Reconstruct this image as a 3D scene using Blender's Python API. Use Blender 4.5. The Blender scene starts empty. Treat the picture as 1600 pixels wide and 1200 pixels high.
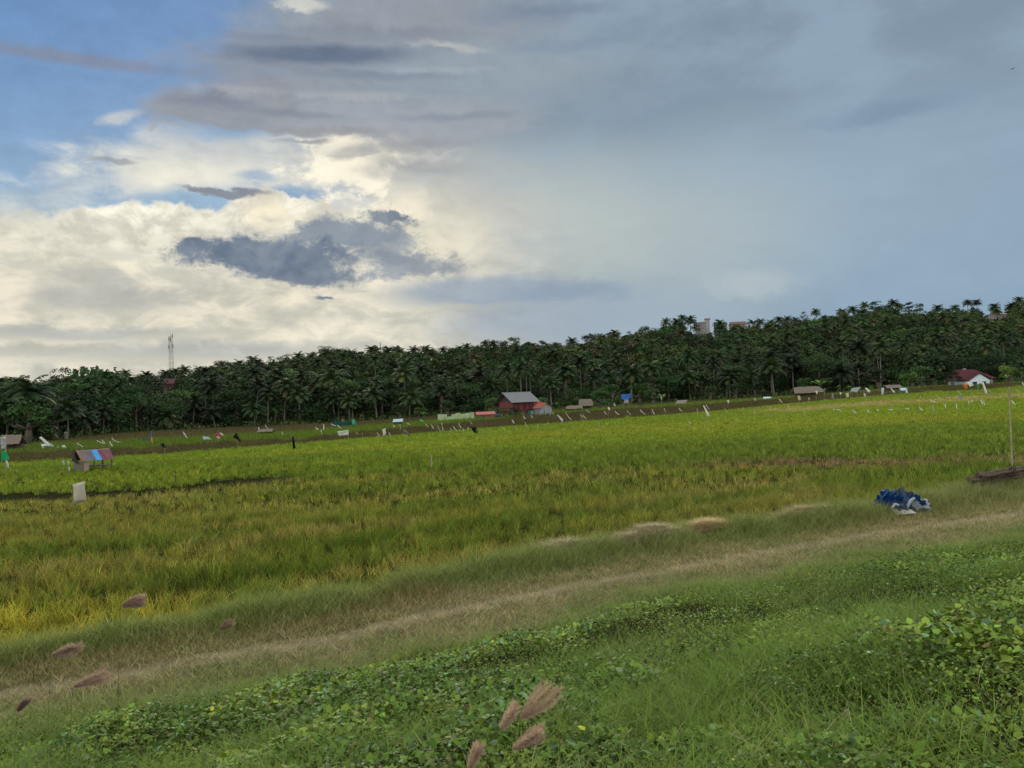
import bpy, math, random
import numpy as np
from mathutils import Matrix, Vector
random.seed(7)
RNG = np.random.default_rng(11)
SC = bpy.context.scene
COL = SC.collection
R = math.radians

# ---------------------------------------------------------------- camera
F, CX, CY, CAMZ = 1202.0, 800.0, 600.0, 3.6
PITCH, ROLL = math.atan(28 / F), R(2.5)
R0 = np.array([1.0, 0, 0]); F0 = np.array([0, math.cos(PITCH), math.sin(PITCH)]); U0 = np.array([0, -math.sin(PITCH), math.cos(PITCH)])
XC = R0 * math.cos(ROLL) - U0 * math.sin(ROLL)
YC = R0 * math.sin(ROLL) + U0 * math.cos(ROLL)
cam = bpy.data.cameras.new('camera'); cam_o = bpy.data.objects.new('camera', cam); COL.objects.link(cam_o)
cam.sensor_width = 36; cam.lens = F / 1600 * 36; cam.clip_start = .05; cam.clip_end = 6000
M = Matrix(((XC[0], YC[0], -F0[0], 0), (XC[1], YC[1], -F0[1], 0), (XC[2], YC[2], -F0[2], CAMZ), (0, 0, 0, 1)))
cam_o.matrix_world = M
SC.camera = cam_o

def ray(px, py):
    d = F0 + XC * ((px - CX) / F) + YC * ((CY - py) / F)
    return d / d[1]                      # scaled so that y (depth) = 1
def at(px, py, D):                       # point at depth D on the sight line of a photo pixel
    d = ray(px, py); return Vector((d[0] * D, D, CAMZ + d[2] * D))
def project(x, y, z):
    v = np.stack([x, y, z - CAMZ], -1)
    zc = v @ F0; zc = np.where(zc < .01, .01, zc)
    return CX + F * (v @ XC) / zc, CY - F * (v @ YC) / zc
def lin(c):
    return tuple(((v / 255) / 12.92 if v / 255 < .04045 else ((v / 255 + .055) / 1.055) ** 2.4) for v in c)
def sstep(t): t = np.clip(t, 0, 1); return t * t * (3 - 2 * t)

# ---------------------------------------------------------------- view, sun
SC.render.engine = 'CYCLES'
SC.view_settings.view_transform = 'Standard'; SC.view_settings.look = 'None'
SC.view_settings.exposure = 0; SC.view_settings.gamma = 1
SC.cycles.max_bounces = 5; SC.cycles.transparent_max_bounces = 6; SC.cycles.diffuse_bounces = 3
SC.cycles.use_denoising = True
SUND = Vector(ray(560, 235)).normalized()
SUN_EL = math.asin(SUND.z); SUN_AZ = math.atan2(SUND.x, SUND.y)
sl = bpy.data.lights.new('sun', 'SUN'); sl.energy = 1.3; sl.angle = R(14); sl.color = (1, .9, .74)
so = bpy.data.objects.new('sun', sl); COL.objects.link(so)
so.rotation_euler = (-SUND).to_track_quat('-Z', 'Y').to_euler()

# ---------------------------------------------------------------- world: evening sky with clouds
W = bpy.data.worlds.new('World'); SC.world = W; W.use_nodes = True
nt = W.node_tree; nt.nodes.clear()
NN, NL = nt.nodes.new, nt.links.new
class E:
    def __init__(s, k): s.k = k
    def _m(s, op, *o, clamp=False):
        n = NN('ShaderNodeMath'); n.operation = op; n.use_clamp = clamp
        for i, v in enumerate((s,) + o):
            if isinstance(v, E): NL(v.k, n.inputs[i])
            else: n.inputs[i].default_value = v
        return E(n.outputs[0])
    def __add__(s, o): return s._m('ADD', o)
    def __radd__(s, o): return s._m('ADD', o)
    def __sub__(s, o): return s._m('SUBTRACT', o)
    def __mul__(s, o): return s._m('MULTIPLY', o)
    def __rmul__(s, o): return s._m('MULTIPLY', o)
    def __rsub__(s, o): return (s * -1) + o
    def f(s, op, *o): return s._m(op, *o)
def smooth(e, a, b, lo=0., hi=1.):
    n = NN('ShaderNodeMapRange'); n.interpolation_type = 'SMOOTHSTEP'
    NL(e.k, n.inputs[0])
    for i, v in enumerate((a, b, lo, hi)): n.inputs[i + 1].default_value = v
    return E(n.outputs[0])
def cmix(fac, c1, c2):
    n = NN('ShaderNodeMix'); n.data_type = 'RGBA'
    if isinstance(fac, E): NL(fac.k, n.inputs[0])
    else: n.inputs[0].default_value = fac
    for i, c in ((6, c1), (7, c2)):
        if isinstance(c, (tuple, list)): n.inputs[i].default_value = (*c, 1)
        else: NL(c, n.inputs[i])
    return n.outputs[2]
def wnoise(sx, sy, detail=7, rough=.58, off=0., dist=0.):
    c = NN('ShaderNodeCombineXYZ'); NL((A * (1 / sx)).k, c.inputs[0]); NL((EL * (1 / sy)).k, c.inputs[1]); c.inputs[2].default_value = off
    n = NN('ShaderNodeTexNoise'); n.inputs['Scale'].default_value = 1; n.inputs['Detail'].default_value = detail
    n.inputs['Roughness'].default_value = rough; n.inputs['Distortion'].default_value = dist
    NL(c.outputs[0], n.inputs['Vector']); return E(n.outputs[0])
tc = NN('ShaderNodeTexCoord'); sx = NN('ShaderNodeSeparateXYZ'); NL(tc.outputs['Generated'], sx.inputs[0])
X, Y, Z = (E(sx.outputs[i]) for i in range(3))
K = 57.29578 * 21
A = X.f('ARCTAN2', Y) * K
EL = Z.f('ARCSINE') * K
def sky_ae(px, py):
    d = Vector(ray(px, py)).normalized()
    return math.atan2(d.x, d.y) * K, math.asin(d.z) * K
nBig = wnoise(190, 90, 6, .55, 3.1)
nMed = wnoise(75, 34, 8, .6, 7.7, .3)
nFine = wnoise(38, 30, 8, .62, 1.3, .2)
nPuff = wnoise(52, 44, 9, .62, 5.5, .25)
A2 = A + (nBig - .5) * 90 + (nMed - .5) * 40
E2 = EL + (nMed - .5) * 34 + (nFine - .5) * 16
st = NN('ShaderNodeTexSky'); st.sky_type = 'NISHITA'; st.sun_disc = False
st.sun_elevation = SUN_EL; st.sun_rotation = SUN_AZ; st.air_density = 1.2; st.dust_density = .6; st.ozone_density = 2
nish = NN('ShaderNodeVectorMath'); nish.operation = 'SCALE'; NL(st.outputs[0], nish.inputs[0]); nish.inputs['Scale'].default_value = .10
# clear sky = nishita pulled to the measured blue
grad = smooth(EL, 60, 560)
clear = cmix(grad, lin((160, 190, 211)), lin((100, 141, 190)))
col = cmix(.10, clear, nish.outputs[0])
def layer(cur, c, px, py, rx, ry, soft=.5, op=1., noise=None, amp=.8, rot=0., coords=None):
    a0, e0 = sky_ae(px, py)
    a_, e_ = coords or (A2, E2)
    dx = a_ - a0; dy = e_ - e0
    if rot:
        cr, sr = math.cos(R(rot)), math.sin(R(rot))
        dx, dy = dx * cr + dy * sr, dy * cr - dx * sr
    dx = dx * (1 / rx); dy = dy * (1 / ry)
    m = 1 - (dx * dx + dy * dy).f('SQRT')
    if noise is not None: m = m + (noise - .5) * amp
    m = smooth(m, 0, soft, 0, op)
    return cmix(m, cur, lin(c) if isinstance(c, tuple) else c)
# --- high grey deck that fills the right side
deck = smooth(A2 - (EL - 470) * .15, sky_ae(330, 60)[0], sky_ae(520, 60)[0])
deckc = cmix(smooth(nBig, .36, .64), lin((144, 165, 183)), lin((129, 149, 167)))
low = smooth(EL, 330, 430)
wedge = smooth(A2, sky_ae(520, 300)[0], sky_ae(760, 300)[0])
dm = E(low.k) * deck + (1 - low) * wedge
col = cmix(dm, col, deckc)
col = layer(col, (141, 168, 190), 1560, 480, 520, 330, 1.0, .8, None)
col = layer(col, (155, 177, 194), 1330, 330, 460, 230, .9, .7, nBig, .4)
col = layer(col, (178, 190, 192), 1040, 370, 330, 200, .9, .75, nBig, .5)
col = layer(col, (188, 196, 192), 860, 350, 250, 170, .9, .8, nBig, .5)
col = layer(col, (170, 185, 196), 980, 520, 300, 90, 1., .7, nBig, .5)
# --- veil of bright high cloud on the left
veil = cmix(smooth(nBig, .35, .65), lin((202, 206, 204)), lin((236, 232, 216)))
col = layer(col, veil, 255, 262, 190, 62, .9, .92, nMed, 1.5, 8)
col = layer(col, (196, 206, 212), 130, 300, 110, 24, .9, .75, nMed, 1.4, 22)
col = layer(col, veil, 330, 250, 170, 70, .7, .9, nMed, 1.2)
col = layer(col, veil, 520, 250, 260, 90, .8, .95, nMed, 1.0, 12)
col = layer(col, (205, 203, 192), 690, 340, 240, 160, .9, .8, nBig, .7)
col = layer(col, (226, 219, 196), 600, 400, 230, 120, .8, .85, nBig, .7)
# blue gaps
col = layer(col, (132, 168, 204), 345, 205, 95, 22, .8, .75, nMed, 1.1, 6)
col = layer(col, (150, 180, 205), 325, 325, 150, 38, .6, .95, nMed, .9, 6)
col = layer(col, (150, 184, 212), 40, 330, 130, 44, .9, .8, nMed, .6)
col = layer(col, (138, 170, 203), 460, 305, 60, 20, .7, .9, nMed, .8)
col = layer(col, (140, 170, 200), 405, 275, 40, 14, .7, .7, nMed, .8)
# --- towering cumulus and the cream layer down to the horizon
puffc = cmix(smooth(nPuff, .38, .58), lin((212, 209, 195)), lin((255, 250, 230)))
PA = A + (nPuff - .5) * 60; PE = EL + (nPuff - .5) * 70
col = layer(col, puffc, 200, 460, 300, 120, .18, 1, nFine, .25, 0, (PA, PE))
col = layer(col, puffc, 250, 400, 170, 80, .16, 1, nFine, .25, 0, (PA, PE))
col = layer(col, puffc, 90, 470, 190, 105, .3, 1, nFine, .25, 0, (PA, PE))
col = layer(col, puffc, 435, 370, 100, 66, .1, 1, nFine, .2, 0, (PA, PE))
col = layer(col, puffc, 530, 390, 120, 60, .3, .9, nFine, .25, 0, (PA, PE))
col = layer(col, (255, 244, 214), 420, 340, 70, 32, .9, .8, nFine, .8, 0, (PA, PE))
creamc = cmix(smooth(nMed, .36, .64), lin((202, 200, 186)), lin((236, 228, 206)))
col = cmix(smooth(250 - EL + (nBig - .5) * 160, -60, 60) * smooth(sky_ae(900, 500)[0] - A2, -60, 260) * .95, col, creamc)
# glow of the hidden sun
col = layer(col, (255, 249, 230), 542, 258, 92, 58, .45, 1, nFine, 2.2)
col = layer(col, (250, 240, 214), 625, 320, 90, 36, 1, .7, nFine, 1.2)
col = layer(col, (246, 236, 208), 560, 250, 200, 110, 1.2, .5, nMed, 1.2)
# --- grey clouds in front
gr = (140, 146, 158)
col = layer(col, (150, 157, 166), 640, 40, 330, 70, .6, .9, nMed, .8)
col = layer(col, (142, 150, 163), 520, 110, 280, 70, .5, .95, nMed, .8, 4)
col = layer(col, (150, 155, 163), 430, 165, 220, 42, .35, .95, nMed, .9, 6)
col = layer(col, (148, 161, 172), 760, 140, 340, 90, .6, .9, nMed, .8)
col = layer(col, (158, 164, 172), 640, 190, 280, 48, .6, .85, nMed, 1.1)
col = layer(col, (104, 118, 140), 500, 86, 190, 19, .7, .92, nMed, .6, 2, (A + (nMed - .5) * 60, EL + (nMed - .5) * 14 + (nFine - .5) * 10))
for px_, py_, rx_, ry_, c_, o_ in ((420, 58, 120, 9, (128, 138, 156), .7), (600, 118, 160, 10, (126, 138, 154), .6), (560, 150, 130, 9, (176, 180, 182), .5), (720, 182, 150, 9, (132, 144, 160), .6), (380, 140, 110, 8, (172, 176, 180), .5), (460, 178, 120, 8, (128, 136, 150), .6), (690, 108, 120, 7, (170, 178, 186), .45), (900, 70, 170, 12, (128, 145, 166), .5)):
    col = layer(col, c_, px_, py_, rx_, ry_, .9, o_, nFine, 1.2, 0, (A + (nMed - .5) * 80, EL + (nMed - .5) * 18 + (nFine - .5) * 12))
col = layer(col, (122, 136, 158), 850, 18, 180, 22, 1, .8, nMed, .8)
col = layer(col, (200, 200, 194), 700, 72, 90, 8, 1, .6, nMed, .8, 176)
col = layer(col, (126, 134, 152), 330, 158, 90, 14, .8, .7, nMed, .9)
col = layer(col, (132, 138, 156), 120, 93, 230, 13, .9, .75, nMed, .7, 1, (A + (nMed - .5) * 40, EL + (nBig - .5) * 14 + (nFine - .5) * 8))
col = layer(col, (130, 138, 152), 590, 52, 260, 12, .8, .5, nMed, .8)
col = layer(col, (205, 208, 206), 185, 184, 42, 11, .8, .75, nFine, 1.3, 20, (A + (nFine - .5) * 30, EL + (nFine - .5) * 24))
col = layer(col, (214, 214, 204), 470, 5, 50, 12, .8, .8, nMed, .8)
col = layer(col, (150, 152, 158), 520, 205, 120, 12, .8, .8, nMed, 1.3)
col = layer(col, (146, 149, 156), 600, 232, 170, 16, .8, .6, nMed, 1.4, 3)
col = layer(col, (150, 153, 158), 470, 222, 70, 7, .8, .8, nMed, 1.2)
col = layer(col, (150, 154, 160), 650, 262, 120, 26, .8, .6, nMed, 1.3, 0)
col = layer(col, (152, 154, 158), 180, 254, 40, 7, .6, .7, nMed, 1.2)
col = layer(col, (132, 136, 146), 350, 297, 72, 8, .5, .9, nFine, .8, -3)
darkc = cmix(smooth(nPuff, .34, .66), lin((102, 117, 138)), lin((130, 142, 156)))
DC = (A + (nFine - .5) * 70 + (nMed - .5) * 50, EL + (nPuff - .5) * 36 + (nFine - .5) * 22)
nRag = wnoise(26, 17, 8, .68, 9.4, .4)
col = layer(col, (168, 172, 174), 440, 400, 190, 62, .7, .55, nRag, 1.2, 0, DC)
col = layer(col, darkc, 615, 340, 50, 15, .5, .92, nRag, 1.3, -8, DC)
col = layer(col, (132, 144, 158), 545, 368, 110, 30, .5, .9, nRag, 1.2, 0, DC)
col = layer(col, (140, 150, 162), 600, 385, 80, 34, .6, .8, nRag, 1.4, 0, DC)
col = layer(col, darkc, 420, 396, 160, 30, .45, .97, nRag, 1.2, 0, DC)
col = layer(col, darkc, 470, 425, 110, 26, .5, .97, nRag, 1.2, -4, DC)
col = layer(col, darkc, 305, 385, 34, 12, .5, .9, nRag, 1.3, 0, DC)
col = layer(col, (140, 151, 164), 645, 415, 110, 26, .7, .85, nRag, 1.7, 0, DC)
col = layer(col, (116, 128, 148), 506, 467, 20, 4, .6, .9, nFine, .6)
col = layer(col, (186, 186, 180), 140, 440, 110, 34, .7, .6, nFine, 1.2)
col = layer(col, (172, 174, 172), 190, 470, 140, 26, .7, .55, nFine, 1.2)
col = layer(col, (150, 165, 182), 760, 455, 200, 34, .6, .85, nMed, .8)
col = layer(col, (158, 172, 186), 860, 500, 260, 55, .8, .75, nMed, .9)
col = layer(col, (140, 158, 180), 900, 455, 120, 22, .8, .7, nMed, .9)
col = layer(col, (178, 181, 178), 120, 520, 260, 14, .8, .8, nMed, 1.0)
col = layer(col, (176, 180, 178), 330, 548, 330, 22, .8, .75, nMed, .9)
col = layer(col, (184, 184, 174), 60, 545, 120, 10, .8, .7, nMed, .9)
col = layer(col, (122, 142, 166), 1390, 175, 130, 26, 1, .7, nMed, .7)
col = layer(col, (134, 152, 170), 1000, 150, 240, 60, 1, .6, nMed, .8)
col = layer(col, (186, 196, 198), 1170, 445, 90, 34, .7, .55, nPuff, 1.0)

# the part of the sky the photo does not show: thinner bright overcast overhead and behind
r_ = (A * (1 / K)).f('COSINE') * (EL * (1 / K)).f('COSINE')
away = smooth(r_, .70, .35)
veilc = cmix(smooth(nBig, .3, .7), lin((205, 212, 224)), lin((240, 238, 230)))
col = cmix(away, col, veilc)
texk = smooth(A, sky_ae(620, 300)[0], sky_ae(1000, 300)[0], 1., .3)
tex = 1 + ((nMed - .5) * .34 + (nFine - .5) * .26) * texk
sc_ = NN('ShaderNodeVectorMath'); sc_.operation = 'SCALE'; NL(col, sc_.inputs[0]); NL(((1 + away * 1.1) * tex).k, sc_.inputs['Scale'])
bg = NN('ShaderNodeBackground'); NL(sc_.outputs[0], bg.inputs[0]); bg.inputs[1].default_value = 1.0
wo = NN('ShaderNodeOutputWorld'); NL(bg.outputs[0], wo.inputs[0])
W.cycles.sampling_method = 'MANUAL'; W.cycles.sample_map_resolution = 256
# ================================================================= terrain
def vhash(ix, iy, seed=0):
    h = (ix.astype(np.int64) * 374761393 + iy.astype(np.int64) * 668265263 + seed * 1442695041) & 0xffffffff
    h = ((h ^ (h >> 13)) * 1274126177) & 0xffffffff
    return ((h ^ (h >> 16)) & 0xffffff) / float(0xffffff)
def vnoise(x, y, seed=0):
    ix = np.floor(x); iy = np.floor(y); fx = sstep(x - ix); fy = sstep(y - iy)
    a = vhash(ix, iy, seed); b = vhash(ix + 1, iy, seed); c = vhash(ix, iy + 1, seed); d = vhash(ix + 1, iy + 1, seed)
    return (a * (1 - fx) + b * fx) * (1 - fy) + (c * (1 - fx) + d * fx) * fy
def fbm(x, y, seed=0, o=4):
    s = 0; w = 1; t = 0
    for i in range(o):
        s = s + w * vnoise(x * 2 ** i + 17.3 * i, y * 2 ** i - 9.1 * i, seed + i); t += w; w *= .55
    return s / t
IP = np.interp
def line_world(pts):
    w = [at(px, py, 1.) for px, py in pts]
    out = []
    for px, py in pts:
        d = ray(px, py); D = -CAMZ / d[2]; out.append((d[0] * D, D))
    return np.array(out)
WEED = line_world([(-200, 1180), (0, 1140), (250, 1095), (500, 1050), (650, 1010), (800, 985), (950, 950), (1100, 920), (1300, 880), (1600, 835), (1900, 795)])
RICE = line_world([(-200, 1085), (0, 1038), (250, 987), (500, 948), (650, 920), (800, 887), (900, 868), (1050, 842), (1340, 803), (1600, 757), (1900, 715)])
def ext(x, L):                          # polyline y(x) with straight ends
    y = IP(x, L[:, 0], L[:, 1])
    sl0 = (L[1, 1] - L[0, 1]) / (L[1, 0] - L[0, 0]); sl1 = (L[-1, 1] - L[-2, 1]) / (L[-1, 0] - L[-2, 0])
    y = np.where(x < L[0, 0], L[0, 1] + (x - L[0, 0]) * sl0, y)
    return np.where(x > L[-1, 0], L[-1, 1] + (x - L[-1, 0]) * sl1, y)
PX = [0, 120, 250, 460, 600, 700, 800, 900, 1000, 1120, 1200, 1280, 1360, 1440, 1600]
EDV = [73, 75, 77, 88, 98, 108, 118, 126, 130, 134, 138, 142, 146, 148, 152]
TZV = [.67, .66, .65, .53, .7, .9, 1.1, 1.5, 1.6, 1.8, 2.0, 2.2, 2.6, 2.9, 2.95]
ZTV = [0, 0, 0, 0, 0, 0, 0, 0, .2, .55, 1.0, 1.35, 1.75, 2.0, 2.1]
SKX = [-300, 0, 50, 110, 150, 200, 260, 300, 350, 400, 430, 470, 500, 550, 600, 650, 700, 750, 800, 850, 900, 940, 1000, 1050, 1080, 1130, 1200, 1250, 1300, 1350, 1400, 1450, 1500, 1560, 1600, 1900]
SKY = [592, 592, 600, 592, 588, 590, 590, 582, 572, 566, 562, 560, 550, 547, 547, 548, 546, 544, 537, 540, 538, 526, 520, 508, 500, 512, 508, 502, 496, 486, 484, 488, 484, 484, 474, 455]
RDV = ([-300, 0, 400, 800, 1200, 1600, 1900], [300, 300, 320, 330, 350, 385, 400])
def hpx(px): return 628 - (px - 800) * .0437
def ridge_z(px):
    D = IP(px, *RDV)
    return (hpx(px) - IP(px, SKX, SKY)) / F * D + CAMZ - 8.2
FOOT = ([-300, 0, 60, 120, 200, 300, 400, 600, 800, 1100, 1400, 1600, 1900], [104, 106, 112, 128, 150, 158, 166, 172, 176, 182, 186, 186, 190])
def edge_d(px, x=0, y=0): return IP(px, PX, EDV)
def canopy(x, y):
    """height of the land with the crop tops at z=0 in the near fields"""
    x = np.asarray(x, float); y = np.asarray(y, float)
    px = CX + F * x / np.maximum(y, 5)
    yy = np.maximum(y, 1)
    s = (ext(x, WEED) - y) * .9                      # up the verge to the road shoulder
    h = np.where(s > 0, 1.8 * (np.clip(s, 0, 8.8) / 8.8) ** 1.35, 0)
    far = y > 40
    ed = edge_d(px) + (fbm(x * .12, y * 0.02, 5) - .5) * 5
    zt = IP(px, PX, ZTV) * sstep((y - 60) / np.maximum(ed - 62, 1))
    tz = IP(px, PX, TZV) + (fbm(x * .15, y * .15, 9) - .5) * .18
    fz = tz + (fbm(x * .06, y * .06, 19, 3) - .35) * .55 * sstep((y - ed - 16) / 14)
    k = sstep((y - ed) / 2.2)
    hf = zt * (1 - k) + fz * k
    ft = IP(px, *FOOT); rd = IP(px, *RDV); rz = ridge_z(px)
    t = (y - ft) / (rd - ft)
    up = np.clip(t, 0, 1)
    hill = (rz - tz) * (.25 * up + .75 * sstep(up)) + (fbm(x * .02, y * .02, 31, 4) - .5) * 5 * sstep(t * 2) * sstep((1.1 - t) * 3)
    hill = np.where(t > 1, (rz - tz) * np.clip(1 - (t - 1) * .6, .25, 1), hill)
    hf = hf + np.where(t > 0, hill, 0)
    # the little grass berm left of the house
    hf = hf + 1.0 * np.exp(-((px - 1500) / 110) ** 2 - ((y - ed - 8) / 7) ** 2) * 0
    return np.where(far, hf, h)
def rice_mask(x, y): return (y > ext(x, RICE)) & (y < edge_d(CX + F * x / np.maximum(y, 5)))
def ground_z(x, y):
    x = np.asarray(x, float); y = np.asarray(y, float)
    px = CX + F * x / np.maximum(y, 5)
    depth = IP(y, [0, 40, 60, 90, 110], [.31, .31, .25, .13, .11])
    inr = sstep((y - ext(x, RICE)) / 1.2) * (1 - sstep((y - edge_d(px) + 3) / 3))
    bump = (fbm(x * 1.3, y * 1.3, 3) - .5) * .1
    berm = .16 * np.exp(-((y - ext(x, RICE) + .8) / .9) ** 2)
    vr = (fbm(x * .9 + 5, y * .9, 8, 3) - .5) * .24 * sstep((ext(x, WEED) - y - .3) / 1.5)
    return canopy(x, y) - depth * inr + bump + berm + vr
def gz(x, y): return float(ground_z(np.array([x]), np.array([y]))[0])
_T = np.geomspace(2.5, 420, 3000)
def hit(px, py, dmax=160.):
    d = ray(px, py); h = canopy(d[0] * _T, _T); z = CAMZ + d[2] * _T
    i = np.argmax(z < h)
    D = _T[i] if (z < h).any() else dmax
    return float(min(D, dmax))

# ================================================================= helpers
def mesh_np(name, V, Q, colr=None):
    me = bpy.data.meshes.new(name)
    V = np.ascontiguousarray(V, np.float32); Q = np.ascontiguousarray(Q, np.int32); k = Q.shape[1]
    me.vertices.add(len(V)); me.vertices.foreach_set('co', V.ravel())
    me.loops.add(Q.size); me.loops.foreach_set('vertex_index', Q.ravel())
    me.polygons.add(len(Q)); me.polygons.foreach_set('loop_start', np.arange(0, Q.size, k, dtype=np.int32))
    if colr is not None:
        a = me.attributes.new('col', 'FLOAT_COLOR', 'POINT')
        c = np.ones((len(V), 4), np.float32); c[:, :3] = colr; a.data.foreach_set('color', c.ravel())
    me.update(calc_edges=True)
    return me
def link(name, me, mat=None, parent=None, loc=None):
    o = bpy.data.objects.new(name, me); COL.objects.link(o)
    if mat is not None and me is not None and not me.materials: me.materials.append(mat)
    if parent is not None: o.parent = parent
    if loc is not None: o.location = loc
    return o
def tag(o, label=None, cat=None, group=None, kind=None):
    if label: o['label'] = label
    if cat: o['category'] = cat
    if group: o['group'] = group
    if kind: o['kind'] = kind
    return o
class MB:                                # collects simple shapes into one mesh
    def __init__(s): s.v = []; s.f = []; s.c = []
    def add(s, vs, fs, c=None):
        b = len(s.v); s.v += [tuple(v) for v in vs]; s.f += [tuple(b + i for i in f) for f in fs]; s.c += [c or (1, 1, 1)] * len(vs)
    def box(s, x0, x1, y0, y1, z0, z1, c=None, M=None):
        vs = [Vector((x, y, z)) for z in (z0, z1) for y in (y0, y1) for x in (x0, x1)]
        if M: vs = [M @ v for v in vs]
        s.add(vs, [(0, 2, 3, 1), (4, 5, 7, 6), (0, 1, 5, 4), (2, 6, 7, 3), (0, 4, 6, 2), (1, 3, 7, 5)], c)
    def tube(s, pts, rads, n=6, c=None, cap=True):
        pts = [Vector(p) for p in pts]; b = []
        for i, p in enumerate(pts):
            t = (pts[min(i + 1, len(pts) - 1)] - pts[max(i - 1, 0)]).normalized()
            a = t.cross(Vector((0, 0, 1))) if abs(t.z) < .95 else t.cross(Vector((1, 0, 0)))
            a.normalize(); q = t.cross(a); r = rads[i] if hasattr(rads, '__len__') else rads
            b += [p + (a * math.cos(2 * math.pi * k / n) + q * math.sin(2 * math.pi * k / n)) * r for k in range(n)]
        fs = [(i * n + k, i * n + (k + 1) % n, (i + 1) * n + (k + 1) % n, (i + 1) * n + k) for i in range(len(pts) - 1) for k in range(n)]
        if cap: fs += [tuple(range(n - 1, -1, -1)), tuple((len(pts) - 1) * n + k for k in range(n))]
        s.add(b, fs, c)
    def sheet(s, P, th=.012, c=None):    # P: grid [i][j] of points -> a thin closed sheet
        n, m = len(P), len(P[0]); nr = (P[-1][0] - P[0][0]).cross(P[0][-1] - P[0][0])
        nr = nr.normalized() if nr.length > 1e-9 else Vector((0, 1, 0))
        vs = [p for r in P for p in r] + [p + nr * th for r in P for p in r]; o = n * m
        fs = []
        for i in range(n - 1):
            for j in range(m - 1):
                q = (i * m + j, i * m + j + 1, (i + 1) * m + j + 1, (i + 1) * m + j)
                fs += [q, tuple(o + k for k in reversed(q))]
        ed = [j for j in range(m)] + [i * m + m - 1 for i in range(1, n)] + [(n - 1) * m + j for j in range(m - 2, -1, -1)] + [i * m for i in range(n - 2, 0, -1)]
        for a, b2 in zip(ed, ed[1:] + ed[:1]): fs.append((a, a + o, b2 + o, b2))
        s.add(vs, fs, c)
    def mesh(s, name, smooth=False, colr=True):
        me = bpy.data.meshes.new(name); me.from_pydata(s.v, [], s.f)
        if colr:
            a = me.attributes.new('col', 'FLOAT_COLOR', 'POINT')
            c = np.ones((len(s.v), 4), np.float32); c[:, :3] = s.c; a.data.foreach_set('color', c.ravel())
        if smooth: me.polygons.foreach_set('use_smooth', [True] * len(me.polygons))
        me.update(); return me
    def build(s, name, mat, parent=None, smooth=False):
        return link(name, s.mesh(name, smooth), mat, parent)

# ---------------------------------------------------------------- materials
def mat_new(name):
    m = bpy.data.materials.new(name); m.use_nodes = True; n = m.node_tree
    return m, n, n.nodes['Principled BSDF'], n.nodes['Material Output']
def mat_leaf(name, trans=.3, rough=.55, objvar=0., spec=.3, tw=1.15):
    m, n, p, out = mat_new(name)
    a = n.nodes.new('ShaderNodeAttribute'); a.attribute_name = 'col'; c = a.outputs['Color']
    if objvar:
        oi = n.nodes.new('ShaderNodeObjectInfo')
        hs = n.nodes.new('ShaderNodeHueSaturation')
        mr = n.nodes.new('ShaderNodeMapRange'); n.links.new(oi.outputs['Random'], mr.inputs[0]); mr.inputs[3].default_value = .80 - objvar; mr.inputs[4].default_value = .80 + objvar
        n.links.new(mr.outputs[0], hs.inputs['Value'])
        mu = n.nodes.new('ShaderNodeMath'); mu.operation = 'MULTIPLY'; mu.inputs[1].default_value = 7.31; n.links.new(oi.outputs['Random'], mu.inputs[0])
        fr = n.nodes.new('ShaderNodeMath'); fr.operation = 'FRACT'; n.links.new(mu.outputs[0], fr.inputs[0])
        m2 = n.nodes.new('ShaderNodeMapRange'); n.links.new(fr.outputs[0], m2.inputs[0]); m2.inputs[3].default_value = .492; m2.inputs[4].default_value = .535
        n.links.new(m2.outputs[0], hs.inputs['Hue']); n.links.new(c, hs.inputs['Color']); c = hs.outputs[0]
    n.links.new(c, p.inputs['Base Color']); p.inputs['Roughness'].default_value = rough; p.inputs['Specular IOR Level'].default_value = spec
    if trans:
        t = n.nodes.new('ShaderNodeBsdfTranslucent'); g = n.nodes.new('ShaderNodeMix'); g.data_type = 'RGBA'; g.blend_type = 'MULTIPLY'
        g.inputs[0].default_value = 1; n.links.new(c, g.inputs[6]); g.inputs[7].default_value = (tw, tw, .8, 1)
        n.links.new(g.outputs[2], t.inputs[0]); mx = n.nodes.new('ShaderNodeMixShader'); mx.inputs[0].default_value = trans
        n.links.new(p.outputs[0], mx.inputs[1]); n.links.new(t.outputs[0], mx.inputs[2]); n.links.new(mx.outputs[0], out.inputs[0])
    return m
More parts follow.
